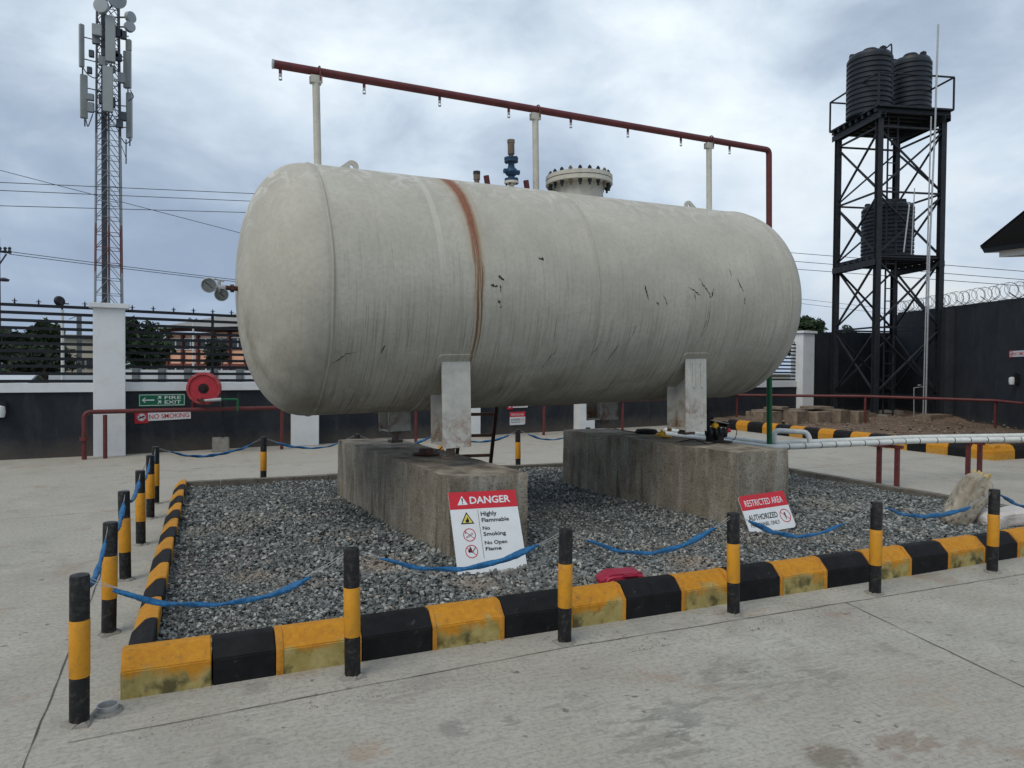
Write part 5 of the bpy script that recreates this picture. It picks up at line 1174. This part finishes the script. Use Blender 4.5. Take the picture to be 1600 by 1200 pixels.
# ---------------------------------------------------------------- eave of the station building at the right edge
hb_ = thing('station_building', 'dark tiled roof corner with pale soffit entering at the right edge', 'building', (15.1, 9.8, 4.2))
def rp_(u, v, dd): d = ray(u, v); return CAM + d * (dd / math.hypot(d.x, d.y))
A0 = rp_(1531, 384, 18); A1 = A0 + Vector((2.2, -1.2, .05)) * 1.6; B1 = A0 + Vector((1.9, 3.6, .05)) * 1.2
tpk = rp_(1552, 377, 18.1); Rg = rp_(1700, 250, 20.5)
away = Vector((.78, -.62, 0)).normalized(); near = Vector((.12, -.99, 0)).normalized()
th = Vector((0, 0, -.16))
# corner of eave at A0: one eave runs away to the back right, one towards the right
E1 = A0 + away * 5.0; E2 = A0 + near * 6.; Rdg = rp_(1700, 248, 15.5)
MB().add([A0, E1, Rdg, E2], [(0, 1, 2), (0, 2, 3)]).add([A0 + th * .35, E1 + th * .35, Rdg + th * .35, E2 + th * .35], [(0, 1, 2), (0, 2, 3)]).build('roof_tiles', 'roof_dark', hb_, smooth=0)
ins = (away + near).normalized() * .16
MB().add([A0, E1, E1 + th + ins * .4, A0 + th + ins * .5, E2, E2 + th + ins * .4], [(0, 1, 2, 3), (0, 3, 5, 4)]).build('gutter', 'roof_dark', hb_, smooth=0)
ins2 = (away + near).normalized() * .34; A2 = A0 + th * 1.02 + ins2
MB().add([A2, E1 + th * 1.02 + ins2, E1 + th * 1.7 + ins2, A2 + th * .7, E2 + th * 1.02 + ins2, E2 + th * 1.7 + ins2], [(0, 1, 2, 3), (0, 3, 5, 4)]).build('fascia_board', 'fascia', hb_, smooth=0)
MB().add([A2 + th * .69, E1 + th * 1.69 + ins2, E2 + th * 1.69 + ins2], [(0, 1, 2)]).add([A0 + th + ins * .45, E1 + th + ins * .4, E2 + th + ins * .4], [(0, 1, 2)]).build('soffit', 'fascia', hb_, smooth=0)

q0 = A0 + (away + near).normalized() * 1.6; q1 = q0 + away * 3.6; q2 = q0 + near * 4.2
MB().prism([(q0.x, q0.y), (q2.x, q2.y), (q2.x + 1.5, q2.y), (q1.x, q1.y)], 0, A0.z - .1).build('wall', 'fascia', hb_, smooth=0)

# ---------------------------------------------------------------- telecom mast
MX, MY = -7.22, 69.6
ma = thing('telecom_mast', 'tall lattice telecom mast with panel antennas beyond the wall', 'mast', (MX, MY, 0))
H0, H1 = 0., 36.; 
def mw(z): return 1.52 - .42 * min(1, z / 34)
ang = R_(8)
def mc(i, z):
    s_ = mw(z); a = ang + math.pi / 4 + i * math.pi / 2; return Vector((MX + s_ * math.cos(a) * .98, MY + s_ * math.sin(a) * .98, z))
def sect(z): return 'mast_grey' if z > 12 and z < 21 else ('mast_red' if 6.8 < z < 15 else 'mast_dark' if z >= 21 else 'mast_grey')
NS = 28; zs = [H0 + (H1 - H0) * i / NS for i in range(NS + 1)]
for i in range(4):
    for zz0, zz1, mt_ in ((0, 9.5, 'mast_grey'), (9.5, 13.5, 'mast_red'), (13.5, 21, 'mast_grey'), (21, 36, 'mast_dark')):
        MB().bar(mc(i, zz0), mc(i, zz1), .10).build('leg', mt_, ma, smooth=0)
for k_ in range(NS):
    mb = MB(); z0, z1 = zs[k_], zs[k_ + 1]
    for i in range(4):
        j = (i + 1) % 4; mb.bar(mc(i, z0), mc(j, z0), .05); mid = (mc(i, z1) + mc(j, z1)) / 2
        mb.bar(mc(i, z0), mid, .05); mb.bar(mc(j, z0), mid, .05)
        if k_ > 16: mb.bar((mc(i, z0) + mc(j, z0)) / 2, (mc(j, z1) + mc((j + 1) % 4, z1)) / 2, .04)
    mb.build('lattice', 'mast_grey' if z0 < 9.4 or 13.4 < z0 < 21 else ('mast_red' if z0 < 13.4 else 'mast_dark'), ma, smooth=0)
MB().bar((MX - .25, MY - .4, 0), (MX - .25, MY - .4, 33), .42, .12).build('cable_run', 'mast_dark', ma, smooth=0)
MB().bar((MX + .10, MY - .6, 0), (MX + .10, MY - .6, 26), .16, .16).build('ladder', 'mast_grey', ma, smooth=0)
MB().bar((MX + .10, MY - .72, 7.8), (MX + .10, MY - .72, 13.5), .11, .1).build('painted_ladder', 'mast_red', ma, smooth=0)
def mp(u, v, dd=-2.): d = ray(u, v); t = (MY + dd) / d.y; return CAM + d * t
def panel(u, v0, v1, wpx, dd, turn=0.):
    a, b_ = mp(u, v1, dd), mp(u, v0, dd); c = (a + b_) / 2; wm = wpx / F_ * 66
    MB().box((0, 0, 0), (wm, .32, b_.z - a.z), mat=Matrix.Translation(c) @ Matrix.Rotation(turn, 4, 'Z')).build('panel_antenna', 'antenna', ma, bevel=.04)
    MB().bar(c + Vector((0, .5, -(b_.z - a.z) / 2 - .5)), c + Vector((0, .5, (b_.z - a.z) / 2 + .2)), .10).bar(c + Vector((0, .1, .8)), Vector((MX, MY, c.z + .8)), .07).bar(c + Vector((0, .1, -1.)), Vector((MX, MY, c.z - 1.)), .07).build('antenna_mount', 'mast_dark', ma, smooth=0)
for pn in ((172.5, 25, 97, 12.5, -2.2, .1), (168.5, 104, 175, 13, -2.2, .1), (127.5, 38, 105, 6, -.6, .5), (131, 117, 185, 9, -.6, .3), (199, 80, 138, 10, -.4, -.4), (202, 145, 216, 7.5, -.4, -.5), (151.5, 38, 56, 12, -2.0, 0), (201, 62, 80, 7, -.2, -.3)): panel(*pn)
random.seed(4)
for (u, v) in ((143, 84), (140, 110), (160, 95), (163, 83), (182, 85), (190, 122), (185, 90), (142, 168), (141, 152), (187, 193), (176, 108), (192, 182), (150, 62), (186, 52), (193, 55), (176, 160), (158, 155)):
    c = mp(u, v, -1.6); MB().box(c, (.32 + random.random() * .25, .35, .5 + random.random() * .4)).build('radio_unit', 'mast_dark' if random.random() < .6 else 'mast_grey', ma, bevel=.03)
def mdish(u, v, rpx, dirn, dd=-2.4):
    c = mp(u, v, dd); r = rpx / F_ * 64; q = Vector(dirn).normalized().to_track_quat('Z', 'Y').to_matrix().to_4x4(); q.translation = c
    MB().lathe([(0, -.35), (r * .6, -.3), (r, -.15), (r, .15), (r * .97, .2), (0, .22)], 28, q).build('dish_antenna', 'dish', ma)
    MB().bar(c, Vector((MX, MY, c.z)), .10).build('dish_arm', 'mast_dark', ma, smooth=0)
mdish(158.5, 9.5, 10, (-.35, -1, -.1)); mdish(183, -1, 12, (.3, -1, -.35)); mdish(203.5, 27, 8, (.9, -.9, -.1), -.8); mdish(202.5, 42, 7.5, (.5, -1, 0), -.8)
for pts in ([(134, 187), (137, 200), (145, 178)], [(190, 216), (196, 226), (206, 218)], [(130, 106), (136, 116), (150, 124), (160, 104)], [(160, 176), (170, 192), (176, 178)], [(170, 99), (176, 107), (184, 112)], [(203, 140), (210, 152), (200, 158)]):
    MB().tube(bend([mp(u, v, -1.8) for u, v in pts], 1.), .045, 5).build('feeder_cable', 'mast_dark', ma)
MB().bar(mp(197, 218, -.5), mp(197, 256, -.5), .09).bar(mp(190, 228, -.5), mp(198, 250, -.5), .05).build('whip_antenna', 'mast_dark', ma, smooth=0)

# ---------------------------------------------------------------- power pole and lines
def far(u, v, D): d = ray(u, v); return CAM + d * (D / math.hypot(d.x, d.y))
MAT['cable_grey'] = M('cable_grey', (.05, .055, .065), .7, .1)
po = thing('power_pole', 'concrete power pole with crossarm and street light at the left edge', 'pole', far(-3, 600, 45))
q = far(-3, 600, 45); zt_ = far(-3, 372, 45).z
MB().lathe([(.17, 0), (.12, zt_)], 10, Matrix.Translation((q.x, q.y, 0))).build('pole', 'pier_grey', po)
ca, cb_ = far(-16, 391, 45), far(17, 395, 45.6); MB().bar(ca, cb_, .10).bar(far(-3, 416, 45), far(10, 397, 45.2), .06).build('crossarm', 'mast_dark', po, smooth=0)
for u in (0, 8, 15): 
    p_ = far(u, 390, 45.2); MB().lathe([(.05, -.15), (.09, -.08), (.05, 0), (.09, .07), (.04, .14)], 8, Matrix.Translation(p_)).build('insulator', 'mast_dark', po)
MB().bar(far(-3, 438, 45), far(8, 437, 45), .06).lathe([(0, 0), (.22, .02), (.26, .12), (.08, .2)], 12, Matrix.Translation(far(6, 440, 45))).build('street_light', 'mast_dark', po)
def pline(uv, D, label, r=.022, sag=.5):
    P = []
    a, b_ = far(*uv[0], D[0]), far(*uv[1], D[1]); N = 30
    for i in range(N + 1):
        t = i / N; P.append(a.lerp(b_, t) + Vector((0, 0, -4 * sag * t * (1 - t))))
    o = MB().tube(P, r, 5).build('power_line', 'cable_grey', loc=a); tag(o, label, 'power line', 'overhead power lines')
def E(u0, v0, u1, v1, u): return v0 + (v1 - v0) * (u - u0) / (u1 - u0)
names_l = ['topmost of the three level lines left of the tank', 'middle of the three level lines left of the tank', 'lowest of the three level lines left of the tank']
for (v0, v1), nm, vr in zip(((285, 302), (297.5, 314), (321.5, 332)), names_l, ((396, 425), (408.5, 437), (419, 445))):
    pline(((-140, E(0, v0, 385, v1, -140)), (700, E(0, v0, 385, v1, 700))), (38, 44), 'dark overhead line, ' + nm, .016, .0)
for vr, nm in zip(((396, 424), (409, 437), (421, 447)), ('topmost', 'middle', 'lowest')):
    pline(((1000, E(1250, vr[0], 1600, vr[1], 1000)), (1760, E(1250, vr[0], 1600, vr[1], 1760))), (52, 48), 'dark overhead line, %s of three crossing behind the water tower' % nm, .018, .0)
pline(((-140, E(0, 266, 368, 362, -140)), (700, E(0, 266, 368, 362, 700))), (40, 42), 'dark overhead line sloping down steeply behind the mast', .014, .0)
for v0, v1, nm in ((393, 433, 'upper'), (397, 436, 'lower')): pline(((14, v0), (900, E(14, v0, 370, v1, 900) - 8)), (45, 60), 'thin line from the pole crossarm, %s one' % nm, .018, .35)
for v0, v1, nm in ((467, 484, 'upper'), (474, 492, 'lower')): pline(((1000, E(1250, v0, 1400, v1, 1000)), (1760, E(1250, v0, 1400, v1, 1760))), (62, 60), 'faint low line right of the tank, %s one' % nm, .014, .0)

# ---------------------------------------------------------------- beyond the wall
def zh(P, v): return HZ(P.x, P.y, v)
D_ = 60.
# orange apartment building
A = far(262, 570, 62); B = far(470, 570, 52); t = (B - A); t.z = 0; L = t.length; t.normalize(); n = Vector((-t.y, t.x, 0))
ob = thing('apartment_block', 'orange three storey building with grey roof beyond the fence', 'building', A)
mm = Matrix((t, n, Vector((0, 0, 1)))).transposed().to_4x4(); mm.translation = Vector((A.x, A.y, 0)); zt_ = zh(A, 521)
MB().box((0, 0, 0), (L, 12, zt_), mat=mm @ Matrix.Translation((L / 2, 6, zt_ / 2))).build('wall', 'orange_wall', ob, smooth=0)
for k_ in range(9): MB().box((0, 0, 0), (.20, .25, zt_ - .02), mat=mm @ Matrix.Translation((.2 + k_ * L / 8.2, -.12, zt_ / 2))).build('column', 'maroon', ob, smooth=0)
MB().box((0, 0, 0), (L + .6, .5, .16), mat=mm @ Matrix.Translation((L / 2, -.25, zt_ + .2))).build('eave', 'maroon', ob, smooth=0)
for zf in (.42,): MB().box((0, 0, 0), (L, .16, .2), mat=mm @ Matrix.Translation((L / 2, -.08, zt_ * zf))).build('floor_band', 'maroon', ob, smooth=0)
for k_ in range(8):
    for zf in (.18, .68):
        for dxx in (.25, .72):
            fr = MB().box((0, 0, 0), (.75, .08, .9), mat=mm @ Matrix.Translation((.2 + (k_ + dxx) * L / 8.2, -.04, zt_ * zf + .5))).build('window', 'sign_white', ob, smooth=0)
            MB().box((0, 0, 0), (.62, .05, .78), mat=mm @ Matrix.Translation((.2 + (k_ + dxx) * L / 8.2, -.07, zt_ * zf + .5))).build('pane', 'glass_dark', fr, smooth=0)
rz0 = zt_ + .33; ridge = zh(B, 455)
MB().add([mm @ Vector(p) for p in ((-1., -1., rz0), (L + 1, -1., rz0), (L + 1, 13, rz0), (-1, 13, rz0), (L * .62, 6, ridge), (L + 1, 6, ridge))], [(0, 1, 5, 4), (2, 3, 4, 5), (3, 0, 4), (0, 3, 2, 1)]).build('roof', 'roof_grey', ob, smooth=0)
# pale low building at left
A = far(84, 570, 70); B = far(150, 570, 70); t = (B - A); t.z = 0; L = t.length
e = thing('pale_house', 'cream low house far behind, left of the first pillar', 'building', A); zt_ = zh(A, 527)
MB().box(((A.x + B.x) / 2, A.y + 3, zt_ / 2), (L, 6, zt_)).build('wall', 'pale_wall', e, smooth=0)
MB().box(((A.x + B.x) / 2, A.y + 3, zt_ + .12), (L + .6, 6.6, .25)).build('roof', 'roof_grey', e, smooth=0)
for k_ in range(4): MB().box((A.x + L * (k_ + .5) / 4, A.y - .03, zt_ * .45), (.6, .1, .7)).build('window', 'glass_dark', e, smooth=0)
# white street wall with grey piers
A = far(150, 600, 33); B = far(480, 600, 30); t = (B - A); t.z = 0; L = t.length; t.normalize(); n = Vector((-t.y, t.x, 0)); mm = Matrix((t, n, Vector((0, 0, 1)))).transposed().to_4x4(); mm.translation = Vector((A.x, A.y, 0))
e = thing('street_wall', 'long white low wall with grey piers across the street', 'wall', A); zt_ = zh(A, 577)
MB().box((0, 0, 0), (L, .2, zt_ - .1), mat=mm @ Matrix.Translation((L / 2, 0, zt_ / 2 + .05))).build('wall_panel', 'lowwall', e, smooth=0)
for k_ in range(10): MB().box((0, 0, 0), (.26, .32, zt_ + .02), mat=mm @ Matrix.Translation((.6 + k_ * 1.02, -.02, zt_ / 2 + .06))).build('pier', 'pier_grey', e, smooth=0)
A = far(84, 600, 34); B = far(150, 600, 33); mid = (A + B) / 2; zt_ = zh(mid, 583)
o = MB().box((mid.x, mid.y, zt_ / 2), ((B - A).length, .2, zt_)).build('white_wall_piece', 'lowwall', loc=(mid.x, mid.y, 0), smooth=0); tag(o, 'short white wall beyond the fence left of the first pillar', 'wall')
# white kiosk roof low at left
A = far(-60, 590, 24); kr = thing('kiosk', 'small kiosk with pale metal roof just beyond the fence', 'kiosk', A); z0 = zh(far(20, 590, 24), 597); 
a, b_, c_, d_ = far(-70, 597.5, 22), far(43, 598.5, 22), far(60, 583, 26), far(-50, 582, 26)
MB().add([a, b_, c_, d_], [(0, 1, 2, 3)]).add([x + Vector((0, 0, -.06)) for x in (a, b_, c_, d_)], [(3, 2, 1, 0)]).build('roof', 'roof_white', kr, smooth=0)
m_ = (a + b_ + c_ + d_) / 4; MB().box((m_.x, m_.y, m_.z / 2 - .15), (2.2, 1.8, m_.z - .35)).build('wall', 'pier_grey', kr, smooth=0)
# street pole with solar light seen through the left bay, and a taller post
q = far(98, 600, 30); e = thing('street_lamp', 'thin white street lamp post with round dark head behind the left grille', 'street lamp', (q.x, q.y, 0)); zt_ = zh(q, 484)
MB().lathe([(.06, 0), (.05, zt_)], 8, Matrix.Translation((q.x, q.y, 0))).build('post', 'white_pipe', e)
c = far(93, 470.5, 30); MB().lathe([(0, -.12), (.14, -.1), (.19, 0), (.14, .1), (0, .12)], 14, Matrix.Translation(c) @ Matrix.Rotation(R_(80), 4, 'X') @ Matrix.Rotation(.5, 4, 'Y')).build('lamp_head', 'black_metal', e)
MB().bar(c, (q.x, q.y, zt_), .06).bar(far(97, 474, 30), far(108, 475, 30), .04).build('arm', 'black_metal', e, smooth=0)
q = far(124, 600, 42); e = thing('utility_post', 'grey square post beyond the left grille', 'post', (q.x, q.y, 0)); zt_ = zh(q, 491)
MB().box((q.x, q.y, zt_ / 2), (.20, .20, zt_)).build('post', 'pier_grey', e, smooth=0); MB().bar(far(124, 492, 42), far(108, 499, 42), .03).build('stay_wire', 'cable_grey', e, smooth=0)
q = far(302, 600, 36); e = thing('street_lamp', 'thin street lamp with two heads behind the right of the grille above the hose reel', 'street lamp', (q.x, q.y, 0)); zt_ = zh(q, 503)
MB().lathe([(.05, 0), (.04, zt_)], 8, Matrix.Translation((q.x, q.y, 0))).build('post', 'white_pipe', e); MB().bar(far(302, 502, 36), far(295, 497, 36), .10).bar(far(302, 502, 36), far(308, 498, 36), .08).build('lamp_head', 'mast_grey', e, smooth=0)

# trees
def leaf_tree(name, label, base, h, crowns, n, leaf=.22, mat='leaf', tr=.16):
    e = thing(name, label, 'tree', base, 'trees beyond the walls'); b3 = Vector(base)
    top = b3 + Vector((0, 0, h * .55)); tm = MB().tube([b3, b3 + Vector((.1, 0, h * .3)), top], [tr, tr * .7, tr * .45], 8)
    for c, r in crowns: tm.tube([b3 + Vector((.05, 0, h * .35)), (Vector(c) + top) / 2 + Vector((0, 0, -.1 * h)), Vector(c)], [tr * .5, tr * .3, tr * .1], 5)
    tm.build('trunk', 'bark', e); V = []; Fc = []
    tot = sum(r[0] * r[1] * r[2] for c, r in crowns)
    for c, r in crowns:
        m_ = int(n * r[0] * r[1] * r[2] / tot)
        cl = [(Vector((random.gauss(0, .5), random.gauss(0, .5), random.gauss(0, .5)))) for _ in range(26)]
        for _ in range(m_):
            k = random.choice(cl); p = k * .9 + Vector((random.gauss(0, .20), random.gauss(0, .20), random.gauss(0, .16)))
            if p.length > 1.25: continue
            P = Vector((c[0] + p.x * r[0], c[1] + p.y * r[1], c[2] + p.z * r[2])); s_ = leaf * random.uniform(.5, 1.2)
            d1 = Vector((random.gauss(0, 1), random.gauss(0, 1), random.gauss(0, .7))).normalized(); d2 = d1.orthogonal().normalized(); d2 = (d2 * math.cos(random.uniform(0, 6)) + d1.cross(d2) * math.sin(random.uniform(0, 6)))
            o_ = len(V); V += [P - d1 * s_, P + d2 * s_ * .45, P + d1 * s_, P - d2 * s_ * .45]; Fc.append((o_, o_ + 1, o_ + 2, o_ + 3))
    me = bpy.data.meshes.new('crown'); inv = MW[e.name].inverted(); me.from_pydata([tuple(inv @ v) for v in V], [], Fc); me.materials.append(MAT[mat])
    o = bpy.data.objects.new('crown', me); C.objects.link(o); o.parent = e
random.seed(21)
def tree_at(name, label, u, vtop, vbot, wpx, D, n, leaf, mat='leaf', sub=3):
    b0 = far(u, 600, D); b0.z = 0; zt_ = zh(b0, vtop); zb_ = max(zh(b0, vbot), .3); r = wpx / 2 / F_ * D; cz = (zt_ + zb_) / 2; cr = (zt_ - zb_) / 2
    cs = [((b0.x, b0.y, cz + cr * .15), (r * .62, r * .6, cr * .72))]
    for k_ in range(sub):
        a = random.uniform(0, 6.28); cs.append(((b0.x + math.cos(a) * r * .45, b0.y + math.sin(a) * r * .3, cz + random.uniform(-.45, .25) * cr), (r * .5, r * .5, cr * .5)))
    leaf_tree(name, label, b0, zt_, cs, n, leaf, mat)
tree_at('leafy_tree', 'dark spreading tree behind the left grille, its crown highest', 68, 497, 560, 56, 40, 5200, .17)
tree_at('leafy_tree', 'low dark tree at the left edge behind the grille', 20, 513, 585, 90, 44, 5200, .20, 'leaf_b')
tree_at('leafy_tree', 'low bushy tree left of the first pillar beyond the fence', 75, 535, 590, 80, 36, 4200, .15, 'leaf_b')
tree_at('leafy_tree', 'wide green tree just right of the first pillar beyond the fence', 222, 497, 578, 105, 40, 8000, .18)
tree_at('leafy_tree', 'small dark tree in front of the orange building', 340, 528, 580, 44, 44, 2600, .16, 'leaf_b')
tree_at('leafy_tree', 'dark leafy tree top showing between tank and last white pillar', 1262, 487, 545, 60, 60, 3600, .26)
tree_at('leafy_tree', 'leafy tree crown low behind the tower left leg', 1318, 508, 560, 60, 64, 2600, .25, 'leaf_b')
tree_at('leafy_tree', 'leafy tree hidden mostly by the tank behind its right end', 1200, 497, 560, 90, 58, 3000, .26)
# hedge line / ground clutter far off
random.seed(5)
hd = MB(); V = []; Fc = []
for _ in range(9000):
    u = random.uniform(-40, 1330); P = far(u, 600, 66 + random.uniform(-3, 3)); P.z = random.uniform(0, 2.6) * (.6 + .4 * math.sin(u * .035)); s_ = .3
    d1 = Vector((random.gauss(0, 1), random.gauss(0, 1), random.gauss(0, .7))).normalized(); d2 = d1.orthogonal().normalized(); o_ = len(V)
    V += [P - d1 * s_, P + d2 * s_ * .5, P + d1 * s_, P - d2 * s_ * .5]; Fc.append((o_, o_ + 1, o_ + 2, o_ + 3))
o = hd.add(V, Fc).build('far_scrub', 'leaf', smooth=0); tag(o, 'low dark scrub far beyond the boundary wall', 'scrub', kind='stuff')
